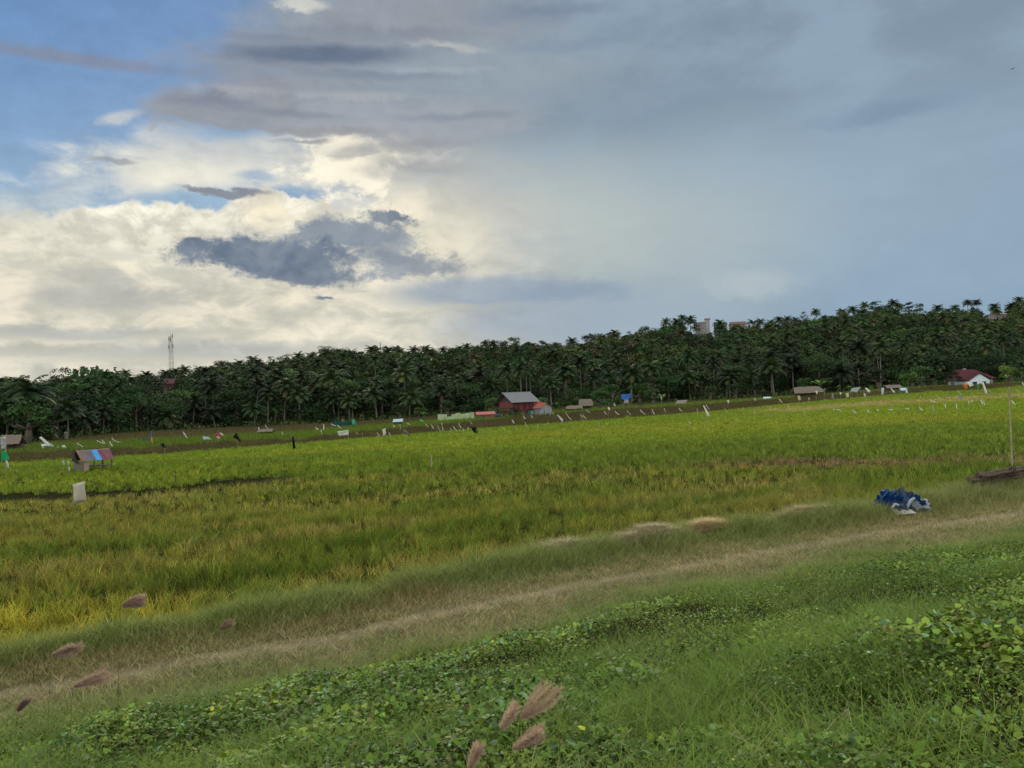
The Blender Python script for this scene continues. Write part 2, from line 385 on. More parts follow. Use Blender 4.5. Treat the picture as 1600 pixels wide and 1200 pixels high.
def mat_surf(name, c, c2=None, scale=3., rough=.8, attr=False, bump=.2, stretch=(1, 1, 1), metal=0., detail=5, trans=0.):
    m, n, p, out = mat_new(name)
    tcn = n.nodes.new('ShaderNodeTexCoord'); mp = n.nodes.new('ShaderNodeMapping'); mp.inputs['Scale'].default_value = stretch
    n.links.new(tcn.outputs['Object'], mp.inputs[0])
    t = n.nodes.new('ShaderNodeTexNoise'); t.inputs['Scale'].default_value = scale; t.inputs['Detail'].default_value = detail; t.inputs['Roughness'].default_value = .6
    n.links.new(mp.outputs[0], t.inputs['Vector'])
    r = n.nodes.new('ShaderNodeMapRange'); r.inputs[1].default_value = .32; r.inputs[2].default_value = .68; n.links.new(t.outputs[0], r.inputs[0])
    mx = n.nodes.new('ShaderNodeMix'); mx.data_type = 'RGBA'; n.links.new(r.outputs[0], mx.inputs[0])
    c2 = c2 or tuple(v * .6 for v in c)
    mx.inputs[6].default_value = (*c, 1); mx.inputs[7].default_value = (*c2, 1); res = mx.outputs[2]
    if attr:
        a = n.nodes.new('ShaderNodeAttribute'); a.attribute_name = 'col'
        g = n.nodes.new('ShaderNodeMix'); g.data_type = 'RGBA'; g.blend_type = 'MULTIPLY'; g.inputs[0].default_value = 1
        n.links.new(a.outputs['Color'], g.inputs[6]); n.links.new(res, g.inputs[7]); res = g.outputs[2]
    n.links.new(res, p.inputs['Base Color']); p.inputs['Roughness'].default_value = rough; p.inputs['Metallic'].default_value = metal
    p.inputs['Specular IOR Level'].default_value = .0 if attr else .3
    if bump:
        b = n.nodes.new('ShaderNodeBump'); b.inputs['Strength'].default_value = bump; b.inputs['Distance'].default_value = .05
        n.links.new(t.outputs[0], b.inputs['Height']); n.links.new(b.outputs[0], p.inputs['Normal'])
    if trans:
        tr = n.nodes.new('ShaderNodeBsdfTranslucent'); n.links.new(res, tr.inputs[0]); ms = n.nodes.new('ShaderNodeMixShader'); ms.inputs[0].default_value = trans
        n.links.new(p.outputs[0], ms.inputs[1]); n.links.new(tr.outputs[0], ms.inputs[2]); n.links.new(ms.outputs[0], out.inputs[0])
    return m
M_GROUND = mat_surf('ground', (1.15, 1.15, 1.1), (.62, .6, .58), 2.3, .95, attr=True, bump=.6, detail=9)
M_RICE = mat_leaf('rice', .35, .6, spec=.12)
M_WEED = mat_leaf('weeds', .14, .6, spec=.16)
M_DRY = mat_leaf('dry_grass', .2, .8, spec=.1)
M_PALM = mat_leaf('palm_leaf', .12, .6, objvar=.5, spec=.15)
M_TREE = mat_leaf('tree_leaf', .12, .6, objvar=.5, spec=.12)
M_FOREST = mat_leaf('forest_leaf', .12, .6, spec=.12)
M_TRUNK = mat_surf('palm_trunk', (.17, .155, .125), (.08, .07, .055), 3, .9, stretch=(1, 1, 4))
M_BARK = mat_surf('bark', (.10, .08, .06), (.05, .04, .03), 3, .9)

# ---------------------------------------------------------------- plant colours by place
def jit(px, py, x, y, amp): return py + (fbm(x * .35, y * .35, 71, 3) - .5) * amp
GREEN = np.array([.102, .158, .018]); GREEN2 = np.array([.080, .135, .014]); OLIVE = np.array([.162, .178, .030]); YELLOW = np.array([.26, .262, .030])
BROWN = np.array([.17, .125, .065]); LIME = np.array([.145, .20, .018]); TAN = np.array([.29, .25, .09])
def mixc(a, b, t): return a + (b - a) * t[:, None]
def crop_colour(x, y):
    """colour of the standing crop and a height factor, by place in the paddies"""
    z = canopy(x, y); px, py = project(x, y, z)
    py = py + (fbm(x * .25 + 40, y * .12, 77, 3) - .5) * np.where(y < 45, 16, 7)
    ca, sa = math.cos(R(28.5)), math.sin(R(28.5)); t = x * ca + y * sa; s = -x * sa + y * ca
    st = fbm(t * .11 + s * .05, s * .62, 41, 4); st2 = fbm(t * .3, s * .9, 47, 3); pt = fbm(t * .05, s * .12, 53, 3)
    n = len(x); c = np.repeat(OLIVE[None], n, 0); hgt = np.ones(n)
    g = sstep((st - .50) / .16)
    c = mixc(c, GREEN2, g * .62); hgt += .18 * g
    c = mixc(c, TAN * .8, sstep((.44 - st) / .1) * .55 * sstep((pt - .40) / .2))
    yl = sstep((py - IP(px, [0, 300, 420], [905, 925, 1040])) / 40) * (1 - sstep((px - 320) / 160))
    c = mixc(c, YELLOW * 1.05, yl * .85)
    c = mixc(c, YELLOW * .85, sstep((py - IP(px, [300, 800, 1600], [890, 820, 760])) / 60) * .35 * st2)
    # green streaks measured in the photo
    def streak(P, th, col, op, hh=.15):
        nonlocal c, hgt
        yc = IP(px, [p[0] for p in P], [p[1] for p in P]); ins = (px > P[0][0]) & (px < P[-1][0])
        fade = np.minimum(sstep((px - P[0][0]) / 60), sstep((P[-1][0] - px) / 60))
        m = ins * np.exp(-((py - yc) / th) ** 2) * op * fade * (.6 + .8 * st2)
        m = np.clip(m, 0, 1); c = mixc(c, col, m); hgt = hgt + hh * m
    streak([(170, 905), (330, 895), (560, 870)], 10, GREEN2 * .8, .8)
    streak([(330, 908), (420, 910), (470, 900)], 12, GREEN, .9)
    streak([(380, 845), (560, 832), (640, 815)], 8, GREEN2 * .8, .9)
    streak([(0, 850), (150, 845), (300, 840)], 7, GREEN2, .8)
    streak([(620, 825), (800, 800), (1000, 790), (1260, 760)], 7, GREEN2, .8)
    streak([(480, 760), (800, 752), (1100, 738), (1300, 728)], 6, GREEN, .7)
    streak([(1240, 746), (1420, 738), (1700, 728)], 17, GREEN * .95, 1.1, .5)
    streak([(640, 872), (900, 835), (1150, 800), (1300, 780)], 10, OLIVE * .8, .5)
    # far paddies
    L2 = IP(px, [0, 250, 470, 800, 1100, 1600], [770, 752, 738, 728, 714, 704])
    vg = 1 - sstep((py - L2) / 6)
    base = mixc(np.repeat(GREEN[None], n, 0), LIME, np.clip((fbm(t * .02, s * .11, 61, 4) - .42) * 5, 0, 1) * .6)
    c = mixc(c, base, vg); hgt = hgt * (1 - vg) + vg * (.95 + .2 * st2)
    L1 = IP(px, [0, 250, 460, 700, 900, 1100, 1300, 1450, 1600], [716, 712, 704, 694, 676, 668, 660, 655, 652])
    L1b = IP(px, [0, 250, 460, 700, 900, 1100, 1300, 1450, 1600], [722, 714, 697, 684, 666, 655, 648, 642, 638])
    yb = sstep((py - L1b) / 4) * (1 - sstep((py - L1) / 5))
    c = mixc(c, YELLOW * .75, yb * .45)
    c = mixc(c, LIME, (1 - sstep((py - L1b) / 4)) * .45)
    tb = IP(px, [1150, 1250, 1400, 1600], [643, 637, 627, 616])
    c = mixc(c, TAN * .9, np.exp(-((py - tb) / 3.5) ** 2) * sstep((px - 1150) / 80) * .85)
    tb2 = IP(px, [250, 450, 800, 1100], [735, 700, 688, 680]); c = mixc(c, LIME, np.exp(-((py - tb2) / 3.5) ** 2) * .5)
    lim = IP(px, [0, 200, 400], [752, 742, 728]); c = mixc(c, LIME * 1.1, np.exp(-((py - lim) / 9) ** 2) * (1 - sstep((px - 260) / 160)) * .9)
    # bare bunds
    b1 = np.abs(py - IP(px, [-100, 0, 250, 470], [784, 776, 757, 738])) < IP(px, [0, 300, 440, 475], [6, 5, 4, 0])
    b1 &= px < 475
    b2 = sstep((px - 1000) / 250) * np.exp(-((py - IP(px, [900, 1100, 1350, 1600], [722, 717, 713, 709])) / 5.5) ** 2)
    c = mixc(c, BROWN, np.clip(b2 * (.5 + st2) * 1.1, 0, 1)); hgt = hgt * (1 - .35 * np.clip(b2, 0, 1))
    return c, hgt, b1

# ================================================================= the ground sheet
def axis(segs):
    a = [segs[0][0]]
    for e, d in segs[1:]:
        n = max(1, int(round((e - a[-1]) / d))); a += list(np.linspace(a[-1], e, n + 1)[1:])
    return np.array(a)
gx = axis([(-3000, 0), (-600, 240), (-260, 12), (-110, 4), (-40, 1.5), (-14, .5), (22, .4), (60, 1.2), (150, 2.2), (300, 6), (700, 20), (3000, 240)])
gy = axis([(-400, 0), (-40, 30), (0, 4), (4, .6), (32, .3), (60, .8), (160, .7), (220, 2), (460, 5), (900, 30), (4000, 300)])
GX, GY = np.meshgrid(gx, gy); nx, ny = len(gx), len(gy); fx, fy = GX.ravel(), GY.ravel()
fz = ground_z(fx, fy)
gc = np.repeat(np.array([[.10, .085, .05]]), len(fx), 0)
cc, _, b1 = crop_colour(fx, fy)
px_, py_ = project(fx, fy, canopy(fx, fy))
rm = rice_mask(fx, fy)
soil = np.array([.028, .034, .009])
tfar = sstep((fy - 35) / 50)
gc = np.where(rm[:, None], soil * (1 - tfar[:, None]) + cc * .9 * tfar[:, None], gc)
gc = np.where((rm & b1)[:, None], np.array([.038, .030, .018]), gc)
gap = ext(fx, RICE) - ext(fx, WEED); tt = (fy - ext(fx, WEED)) / gap
trk = (tt > -.1) & (tt <= 1.0)
strawc = mixc(np.repeat(np.array([[.10, .09, .042]]), len(fx), 0), np.array([.18, .155, .085]), fbm(fx * 1.2, fy * 1.2, 13, 3))
gc = np.where(trk[:, None], strawc, gc)
rut = np.exp(-((tt - .40 - .1 * (fbm(fx * .3, fy * .3, 17, 3) - .5)) / .05) ** 2) * (.3 + .7 * fbm(fx * .9, fy * .9, 27, 3))
gc = mixc(gc, np.array([.27, .225, .15]), np.clip(rut * trk * 1.0, 0, 1))
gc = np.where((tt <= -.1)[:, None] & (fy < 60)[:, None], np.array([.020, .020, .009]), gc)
edd = edge_d(CX + F * fx / np.maximum(fy, 5)); bank = (fy > edd - .5) & (fy < edd + 3.0) & (fy > 60)
bkc = mixc(np.repeat(np.array([[.042, .032, .018]]), len(fx), 0), np.array([.06, .055, .02]), fbm(fx * .4, fy * .9, 23, 3))
gc = np.where(bank[:, None], bkc, gc)
terr = (fy >= edd + 3.0) & (fy > 60)
tb_ = fbm(fx * .05, fy * .14, 29, 3)
tc_ = mixc(np.repeat(np.array([[.065, .09, .013]]), len(fx), 0), np.array([.06, .05, .026]), sstep((fy - edd - 22 - 12 * tb_) / 8))
gc = np.where(terr[:, None], tc_, gc)
ftv = IP(CX + F * fx / np.maximum(fy, 5), *FOOT)
gc = np.where((fy > ftv - 6)[:, None] & (fy > 60)[:, None], np.array([.030, .033, .015]), gc)
gi = np.arange(nx * ny).reshape(ny, nx)
Q = np.stack([gi[:-1, :-1], gi[:-1, 1:], gi[1:, 1:], gi[1:, :-1]], -1).reshape(-1, 4)
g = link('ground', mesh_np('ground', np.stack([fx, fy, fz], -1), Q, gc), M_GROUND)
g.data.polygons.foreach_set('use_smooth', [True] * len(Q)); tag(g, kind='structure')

# ================================================================= blades
def blades(P, h, w, col, lean=.35, bend=.5, az=None, wind=None, seg=2):
    """P (N,3) roots -> ribbons of seg+1 levels; returns V, Q, C"""
    n = len(P); az = RNG.uniform(0, 2 * np.pi, n) if az is None else az
    d = np.stack([np.cos(az), np.sin(az)], -1); l = lean * (.3 + RNG.random(n)) ; b = bend * (.3 + RNG.random(n))
    sd = np.stack([-d[:, 1], d[:, 0]], -1)
    # turn ribbons roughly face on at random
    ra = RNG.uniform(-1.2, 1.2, n); sd = np.stack([sd[:, 0] * np.cos(ra) - sd[:, 1] * np.sin(ra), sd[:, 0] * np.sin(ra) + sd[:, 1] * np.cos(ra)], -1)
    V = np.zeros((n, (seg + 1) * 2, 3)); L = np.linspace(0, 1, seg + 1)
    for i, t in enumerate(L):
        off = (l * t + b * t ** 2.2) * h
        c = np.empty((n, 3)); c[:, :2] = P[:, :2] + d * off[:, None]
        if wind is not None: c[:, 0] += wind * h * t ** 2
        c[:, 2] = P[:, 2] + h * (t - .35 * b * t ** 2.5)
        ww = w * (1 - t ** 1.8 * .9) * .5
        V[:, 2 * i, :] = c; V[:, 2 * i + 1, :] = c
        V[:, 2 * i, :2] -= sd * ww[:, None] if hasattr(ww, '__len__') else sd * ww
        V[:, 2 * i + 1, :2] += sd * ww[:, None] if hasattr(ww, '__len__') else sd * ww
    m = (seg + 1) * 2; b0 = (np.arange(n) * m)[:, None, None]
    q = np.array([[2 * i, 2 * i + 1, 2 * i + 3, 2 * i + 2] for i in range(seg)])[None]
    return V.reshape(-1, 3), (b0 + q).reshape(-1, 4), np.repeat(col, m, 0)
def join(parts):
    V = np.concatenate([p[0] for p in parts]); C = np.concatenate([p[2] for p in parts]); o = 0; Qs = []
    for p in parts: Qs.append(p[1] + o); o += len(p[0])
    return V, np.concatenate(Qs), C
def wedge(y0, y1, n, margin=1.12, power=1.0):
    """random plan points inside the view wedge, uniform density"""
    y = np.sqrt(RNG.uniform(y0 ** 2, y1 ** 2, n)); u = RNG.uniform(-.70 * margin, .70 * margin, n)
    return u * y, y
def varcol(c, v=.18, hue=.10):
    n = len(c); k = 1 + RNG.normal(0, v, n); r = 1 + RNG.normal(0, hue, n)
    o = c * np.clip(k, .45, 1.8)[:, None]; o[:, 0] *= np.clip(r, .6, 1.5); return np.clip(o, .004, .8)

# ---- rice, near paddies
def rice(y0, y1, dens, nb, h0, w0, name, label, seg=2, spread=.055):
    area = .70 * 1.12 * (y1 ** 2 - y0 ** 2); x, y = wedge(y0, y1, int(area * dens))
    c, hg, bare = crop_colour(x, y); k = rice_mask(x, y) & ~bare
    # plants stand a little clumped, so dark soil shows between them
    k &= vnoise(x * 2.3, y * 2.3, 91) > .18
    x, y, c, hg = x[k], y[k], c[k], hg[k]
    lump = (fbm(x * .9, y * .9, 93, 3) - .5)
    z = ground_z(x, y); H = h0 * hg * (1 + lump * .8) * RNG.uniform(.70, 1.15, len(x))
    n = len(x); rp = np.repeat(np.arange(n), nb)
    P = np.stack([x, y, z], -1)[rp]; P[:, :2] += RNG.normal(0, spread, (len(rp), 2))
    cc = varcol(c, .34, .09)[rp]; ripe = RNG.random(len(rp)) < .34
    cc = varcol(cc, .22, .08); cc[ripe] = cc[ripe] * np.array([1.65, 1.32, 1.2])
    hh = H[rp] * RNG.uniform(.6, 1.08, len(rp))
    V, Q, C = blades(P, hh, w0 * RNG.uniform(.7, 1.3, len(rp)), cc, np.where(ripe, .30, .20), np.where(ripe, .75, .28), wind=.04, seg=seg)
    o = link(name, mesh_np(name, V, Q, C), M_RICE); tag(o, label, 'rice', kind='stuff'); return len(Q)
nq = rice(11.5, 30, 19, 16, .40, .015, 'rice_plants', 'olive and yellow ripening rice standing in the near paddy')
nq += rice(30, 62, 9, 9, .36, .024, 'rice_plants', 'streaked green and olive rice in the middle of the paddy', 2, .07)
nq += rice(62, 156, 4.6, 5, .22, .045, 'rice_plants', 'bright green and yellow rice in the far paddies', 1, .16)
print('rice quads', nq)

# ---- rice and grass on the terrace above the brown bank, and dry grass on the bank
n = 60000; x, y = wedge(66, 175, n); pxx = CX + F * x / y; e = edge_d(pxx)
kb = (y > e - .4) & (y < e + 3.2); kt = (y > e + 3.2) & (y < IP(pxx, *FOOT) - 2)
tbn = fbm(x * .05, y * .14, 29, 3)
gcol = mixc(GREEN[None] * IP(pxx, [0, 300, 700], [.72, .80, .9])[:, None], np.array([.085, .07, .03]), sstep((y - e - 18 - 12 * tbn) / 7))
bcol = mixc(np.repeat(np.array([[.055, .042, .022]]), n, 0), np.array([.085, .085, .024]), fbm(x * .3, y * .5, 33, 3))
c = np.where(kb[:, None], bcol, gcol); k = kb | kt; rp = np.repeat(np.nonzero(k)[0], 4)
P = np.stack([x, y, ground_z(x, y)], -1)[rp]; P[:, :2] += RNG.normal(0, .25, (len(rp), 2))
V, Q, C = blades(P, RNG.uniform(.2, .45, len(rp)), .07 * RNG.uniform(.6, 1.4, len(rp)), varcol(c[rp], .2), .4, .4, seg=1)
tag(link('terrace_grass', mesh_np('terrace_grass', V, Q, C), M_RICE), 'low grass on the brown terrace bank behind the far paddies', 'grass', kind='stuff')

# ---- dry grass beside the track
def gap_pts(n, t0, t1):
    x = RNG.uniform(-15, 26, n); w, r = ext(x, WEED), ext(x, RICE); t = RNG.uniform(t0, t1, n)
    y = w + (r - w) * t; k = (np.abs(x / y) < .76) ; return x[k], y[k], t[k]
parts = []
x, y, t = gap_pts(110000, -.15, .62)                     # flattened dead grass on and by the track
kk = RNG.random(len(x)) < (1 - .45 * np.exp(-((t - .40) / .06) ** 2)); x, y, t = x[kk], y[kk], t[kk]
c = mixc(np.repeat(np.array([[.33, .27, .14]]), len(x), 0), np.array([.175, .195, .062]), np.clip(.35 + sstep((fbm(x * .8, y * .8, 15, 3) - .48) / .12) * .6 + .25 * np.exp(-((t + .05) / .2) ** 2), 0, 1) * (1 - .6 * np.exp(-((t - .40) / .08) ** 2)))
parts.append(blades(np.stack([x, y, ground_z(x, y)], -1), RNG.uniform(.03, .13, len(x)), RNG.uniform(.005, .012, len(x)), varcol(c, .3), 1.0, .6))
x, y, t = gap_pts(120000, .47, 1.06)                     # taller berm grass: brown stems, green tops
lump = fbm(x * 1.1, y * 1.1, 18, 3)
h = (.08 + .30 * sstep((t - .5) / .3)) * (.15 + 1.6 * np.clip(lump - .05, 0, 1)) * RNG.uniform(.5, 1.3, len(x))
gm = np.clip(sstep((t - .50) / .3) * 1.0 + (fbm(x * .5, y * .5, 63, 3) - .36) * 1.8, 0, 1) * IP(x, [-9, 6, 10, 26], [1, .95, .75, .6])
c = mixc(np.repeat(np.array([[.26, .22, .095]]), len(x), 0), np.array([.165, .205, .055]), gm)
parts.append(blades(np.stack([x, y, ground_z(x, y)], -1), h, RNG.uniform(.006, .012, len(x)), varcol(c, .28), .45, .6))
x, y, t = gap_pts(70000, -.22, .34)
kk = RNG.random(len(x)) < (1 - sstep((t + .1) / .4)) * (.25 + 1.3 * np.clip(fbm(x * 1.2, y * 1.2, 25, 3) - .3, 0, 1)) * IP(x, [-8, 0, 10, 20], [.5, .8, 1.3, 1.8]); x, y, t = x[kk], y[kk], t[kk]
parts.append(blades(np.stack([x, y, ground_z(x, y)], -1), RNG.uniform(.06, .26, len(x)), RNG.uniform(.004, .009, len(x)), varcol(np.repeat(np.array([[.15, .21, .05]]), len(x), 0), .25), .6, .7))
V, Q, C = join(parts)
tag(link('dry_grass', mesh_np('dry_grass', V, Q, C), M_DRY), 'dry brown and green grass along the dirt track', 'grass', kind='stuff')

# ---- weeds and creepers on the road verge
def leaves(P, size, az, tilt, col, aspect=.62, fold=.35):
    """six point folded leaves lying along direction az, tipped by tilt"""
    n = len(P); d = np.stack([np.cos(az) * np.cos(tilt), np.sin(az) * np.cos(tilt), np.sin(tilt)], -1)
    s = np.stack([-np.sin(az), np.cos(az), np.zeros(n)], -1); roll = RNG.normal(0, .45, n)
    u = np.cross(d, s); s2 = s * np.cos(roll)[:, None] + u * np.sin(roll)[:, None]; u2 = np.cross(d, s2)
    S = size[:, None]; w = S * aspect * .5
    pts = [P, P + d * S * .3 + s2 * w - u2 * w * fold, P + d * S * .7 + s2 * w * .8 - u2 * w * fold, P + d * S - u2 * S * .08,
           P + d * S * .7 - s2 * w * .8 - u2 * w * fold, P + d * S * .3 - s2 * w - u2 * w * fold]
    V = np.stack(pts, 1).reshape(-1, 3); b = (np.arange(n) * 6)[:, None, None]
    q = np.array([[0, 1, 2, 3], [0, 3, 4, 5]])[None]
    return V, (b + q).reshape(-1, 4), np.repeat(col, 6, 0)
def verge_pts(n, smin=-.6):
    y = np.sqrt(RNG.uniform(1.9 ** 2, 19 ** 2, n)); k = RNG.random(n) < .17; y = np.where(k, np.sqrt(RNG.uniform(1.9 ** 2, 7 ** 2, n)), y); x = RNG.uniform(-.8, .8, n) * y
    # finer towards the lens, where the plants show largest
    edge = ext(x, WEED) + (fbm(x * .7, y * .7, 83, 3) - .5) * 2.2
    k = (y < edge) ; return x[k], y[k], (edge - y)[k]
parts = []
x, y, s = verge_pts(330000)
mound = fbm(x * .75, y * .75, 85, 3); mound = np.clip((mound - .2) * 1.9, 0.1, 1)
top = (.05 + .30 * mound ** 1.3) * sstep(s / 2.2 + .12)
hz = top * (1 - RNG.random(len(x)) ** 2.2 * .9)
# leaves of one shoot share a place: snap to shoots
kind = fbm(x * .55, y * .55, 87, 3) + .12 * (RNG.random(len(x)) - .5) + .24 * sstep((2.5 - x) / 6) - .09
br = kind > .50
dens = np.where(br, 1, .55); kk = RNG.random(len(x)) < dens
x, y, s, hz, br = x[kk], y[kk], s[kk], hz[kk], br[kk]
P = np.stack([x, y, ground_z(x, y) + hz], -1)
n = len(x); tone = fbm(x * 1.6, y * 1.6, 89, 3) + (fbm(x * .35, y * .35, 88, 2) - .5) * .5
base = mixc(np.repeat(np.array([[.066, .118, .014]]), n, 0), np.array([.128, .190, .022]), sstep((tone - .45) / .15))
blue = RNG.random(n) < .07; base[blue] = [.12, .20, .09]
yel = RNG.random(n) < .0008; base[yel] = [.42, .38, .03]
dead = RNG.random(n) < .022; base[dead] = [.12, .09, .045]
size = np.where(br, RNG.uniform(.028, .07, n), RNG.uniform(.015, .035, n)) * IP(y, [3, 5.5], [.62, 1]) * RNG.choice([.6, 1, 1, 1.25], n)
parts.append(leaves(P, size, RNG.uniform(0, 2 * np.pi, n), RNG.normal(.1, .5, n), varcol(base, .36), .72))
x, y, s = verge_pts(260000)                              # grass between the creepers
lump = fbm(x * .9, y * .9, 95, 3)
kk = RNG.random(len(x)) < np.clip(.25 + (lump - .42) * 3.2 + .5 * (s < 1.6), .15, 1); x, y, s, lump = x[kk], y[kk], s[kk], lump[kk]
P = np.stack([x, y, ground_z(x, y)], -1)
c = mixc(np.repeat(np.array([[.100, .158, .018]]), len(x), 0), np.array([.16, .19, .045]), np.clip(sstep((1.8 - s) / 1.8) * .8 + (fbm(x * .6, y * .6, 97, 3) - .5) * 1.4, 0, 1))
h = (.12 + .36 * lump) * RNG.uniform(.5, 1.2, len(x)) * (.55 + .45 * sstep(s / 1.5))
parts.append(blades(P, h, RNG.uniform(.003, .008, len(x)), varcol(c, .22), .5, .8, seg=3))
n = 420; x, y, s = verge_pts(n * 3)                      # bleached dead stalks
P = np.stack([x, y, ground_z(x, y) + .1], -1)
parts.append(blades(P, RNG.uniform(.08, .25, len(x)), RNG.uniform(.002, .004, len(x)), varcol(np.repeat(np.array([[.34, .30, .16]]), len(x), 0)), 1.4, 1.0, seg=3))
V, Q, C = join(parts)
tag(link('verge_weeds', mesh_np('verge_weeds', V, Q, C), M_WEED), 'tangled green creepers and grass on the near road verge', 'weeds', kind='stuff')
print('verge quads', len(Q))
# ================================================================= trees
def frond_crown(nf, nl, L=3.3, seed=0, detail=True, old=.15):
    r = np.random.default_rng(seed); V = []; Q = []; C = []
    def quad(a, b, c, d, col):
        i = len(V); V.extend([a, b, c, d]); Q.append((i, i + 1, i + 2, i + 3)); C.extend([col] * 4)
    for k in range(nf):
        az = k * 2.399 + r.uniform(-.2, .2); t0 = k / nf
        el = math.radians(84 - 105 * t0 ** .9 + r.uniform(-8, 8)); ln = L * r.uniform(.85, 1.1)
        hd = np.array([math.cos(az), math.sin(az), 0]); up = np.array([0, 0, 1.]); p = np.zeros(3); e = el; pts = [p.copy()]; dirs = []
        m = 7
        for i in range(m):
            d = hd * math.cos(e) + up * math.sin(e); dirs.append(d); p = p + d * ln / m; pts.append(p.copy()); e -= (.14 + .12 * (i / m)) * (1.25 if el > 0 else .7)
        dirs.append(d); side = np.cross(hd, up)
        b = r.uniform(.75, 1.25); col = np.array([.026, .046, .014]) * b
        if t0 > 1 - old * .4: col = np.array([.060, .050, .022]) * b
        elif r.random() < .12: col = np.array([.060, .075, .020]) * b
        for i in range(m):
            quad(pts[i] - side * .04, pts[i] + side * .04, pts[i + 1] + side * .03, pts[i + 1] - side * .03, col * 1.3)
        if detail:
            for j in range(nl):
                t = .10 + .9 * j / nl; q = t * m; i = min(int(q), m - 1); P = pts[i] + (pts[i + 1] - pts[i]) * (q - i); d = dirs[i]
                ll = .95 * math.sin(math.pi * (t * .82 + .12)) * r.uniform(.85, 1.1) + .12
                for s in (-1, 1):
                    o = side * s * .75 + d * .45; o = o / np.linalg.norm(o); dr = np.array([0, 0, -1.]) * r.uniform(.25, .75)
                    w = d * .075; P1 = P + o * ll * .5 + dr * ll * .15; P2 = P + (o * .8 + dr * .75) * ll
                    quad(P - w, P + w, P1 + w, P1 - w, col * r.uniform(.8, 1.2)); quad(P1 - w, P1 + w, P2 + w * .3, P2 - w * .3, col * r.uniform(.8, 1.2))
        else:
            for s in (-1, 1):
                for i in range(0, m):
                    wd = .75 * math.sin(math.pi * ((i + .6) / m * .85 + .1)); a, c_ = pts[i], pts[i] + (pts[i + 1] - pts[i]) * .72
                    o = side * s * wd + np.array([0, 0, -.55 * wd]) + dirs[i] * .35
                    quad(a, c_, c_ + o, a + o * .9, col * r.uniform(.75, 1.2))
    return np.array(V), np.array(Q), np.array(C)
def tree_crown(seed, rx=3.4, rz=2.8, ncl=13, nleaf=110, ls=.34, gap=0, base=(.024, .048, .013)):
    r = np.random.default_rng(seed); Vs = []; Cs = []
    for k in range(ncl):
        a = r.uniform(0, 2 * np.pi); zz = r.uniform(-.55, 1); rr = math.sqrt(max(0, 1 - zz * zz * .8)) * r.uniform(.35, 1.0)
        c = np.array([math.cos(a) * rr * rx * .8, math.sin(a) * rr * rx * .8, zz * rz * .8]); cr = rx * r.uniform(.28, .5) * (1 - gap * .35)
        n = int(nleaf * r.uniform(.7, 1.3)); d = r.normal(size=(n, 3)); d /= np.linalg.norm(d, axis=1)[:, None]
        d[:, 2] = np.where(d[:, 2] < -.2, -d[:, 2] * .6, d[:, 2]); rad = cr * r.uniform(.72, 1.08, n)
        P = c + d * rad[:, None] * np.array([1, 1, .75]); nrm = d + r.normal(size=(n, 3)) * .7; nrm /= np.linalg.norm(nrm, axis=1)[:, None]
        t = np.cross(nrm, r.normal(size=(n, 3))); t /= np.linalg.norm(t, axis=1)[:, None]; b = np.cross(nrm, t); s = ls * r.uniform(.6, 1.4, n)[:, None] * .5
        Vs.append(np.stack([P - t * s * .7, P - b * s * .6, P + t * s, P + b * s * .6], 1).reshape(-1, 3))
        tone = r.uniform(.7, 1.35); cc = np.array(base) * tone * r.uniform(.75, 1.3, (n, 1)); Cs.append(np.repeat(cc, 4, 0))
    V = np.concatenate(Vs); C = np.concatenate(Cs); Q = np.arange(len(V)).reshape(-1, 4); return V, Q, C
def mesh_vqc(name, t, mat): me = mesh_np(name, *t); me.materials.append(mat); return me
PALM_H = 8.0
def palm_trunk_mesh(i):
    m = MB(); ln = [(.0, .1), (.5, .15), (-.4, .2), (.9, -.1)][i]
    pts = [(ln[0] * t * t, ln[1] * t * t, -.6 + (PALM_H + .6) * t) for t in np.linspace(0, 1, 8)]
    pts = [(x - ln[0], y - ln[1], z) for x, y, z in pts]
    m.tube(pts, [.21, .17, .15, .14, .13, .125, .12, .12], 7)
    me = m.mesh('trunk', True); me.materials.append(M_TRUNK); return me
def nuts(seed):
    m = MB(); r = random.Random(seed)
    for k in range(9):
        a = r.uniform(0, 6.28); c = Vector((math.cos(a) * .3, math.sin(a) * .3, -.25 - r.random() * .35)); q = .13
        vs = [c + Vector(v) * q for v in ((1, 0, 0), (0, 1, 0), (-1, 0, 0), (0, -1, 0), (0, 0, 1.2), (0, 0, -1.2))]
        m.add(vs, [(0, 1, 4), (1, 2, 4), (2, 3, 4), (3, 0, 4), (1, 0, 5), (2, 1, 5), (3, 2, 5), (0, 3, 5)], (.10, .10, .03))
    return m
PT = [palm_trunk_mesh(i) for i in range(4)]
PC = []
for i in range(5):
    V, Q, C = frond_crown(26 if i < 4 else 15, 17, 3.3, 100 + i)
    nb = nuts(i); nv = np.array([tuple(v) for v in nb.v]); nf_ = np.array([f + (f[-1],) if len(f) == 3 else f for f in nb.f])
    PC.append(mesh_vqc('crown', (V, Q, C), M_PALM))
def trunk_mesh(seed, H, limbs=5, rx=2.4):
    r = random.Random(seed); m = MB()
    m.tube([(0, 0, -.8), (r.uniform(-.1, .1), r.uniform(-.1, .1), H * .45), (r.uniform(-.3, .3), r.uniform(-.3, .3), H)], [.26, .19, .08], 7)
    for k in range(limbs):
        a = k * 6.283 / limbs + r.uniform(-.4, .4); z = H * r.uniform(.45, .8)
        m.tube([(0, 0, z), (math.cos(a) * rx * .45, math.sin(a) * rx * .45, z + H * .12), (math.cos(a) * rx * .9, math.sin(a) * rx * .9, z + H * .3)], [.10, .07, .03], 5)
    me = m.mesh('trunk', True); me.materials.append(M_BARK); return me
TT = [trunk_mesh(i, 4.6) for i in range(3)]
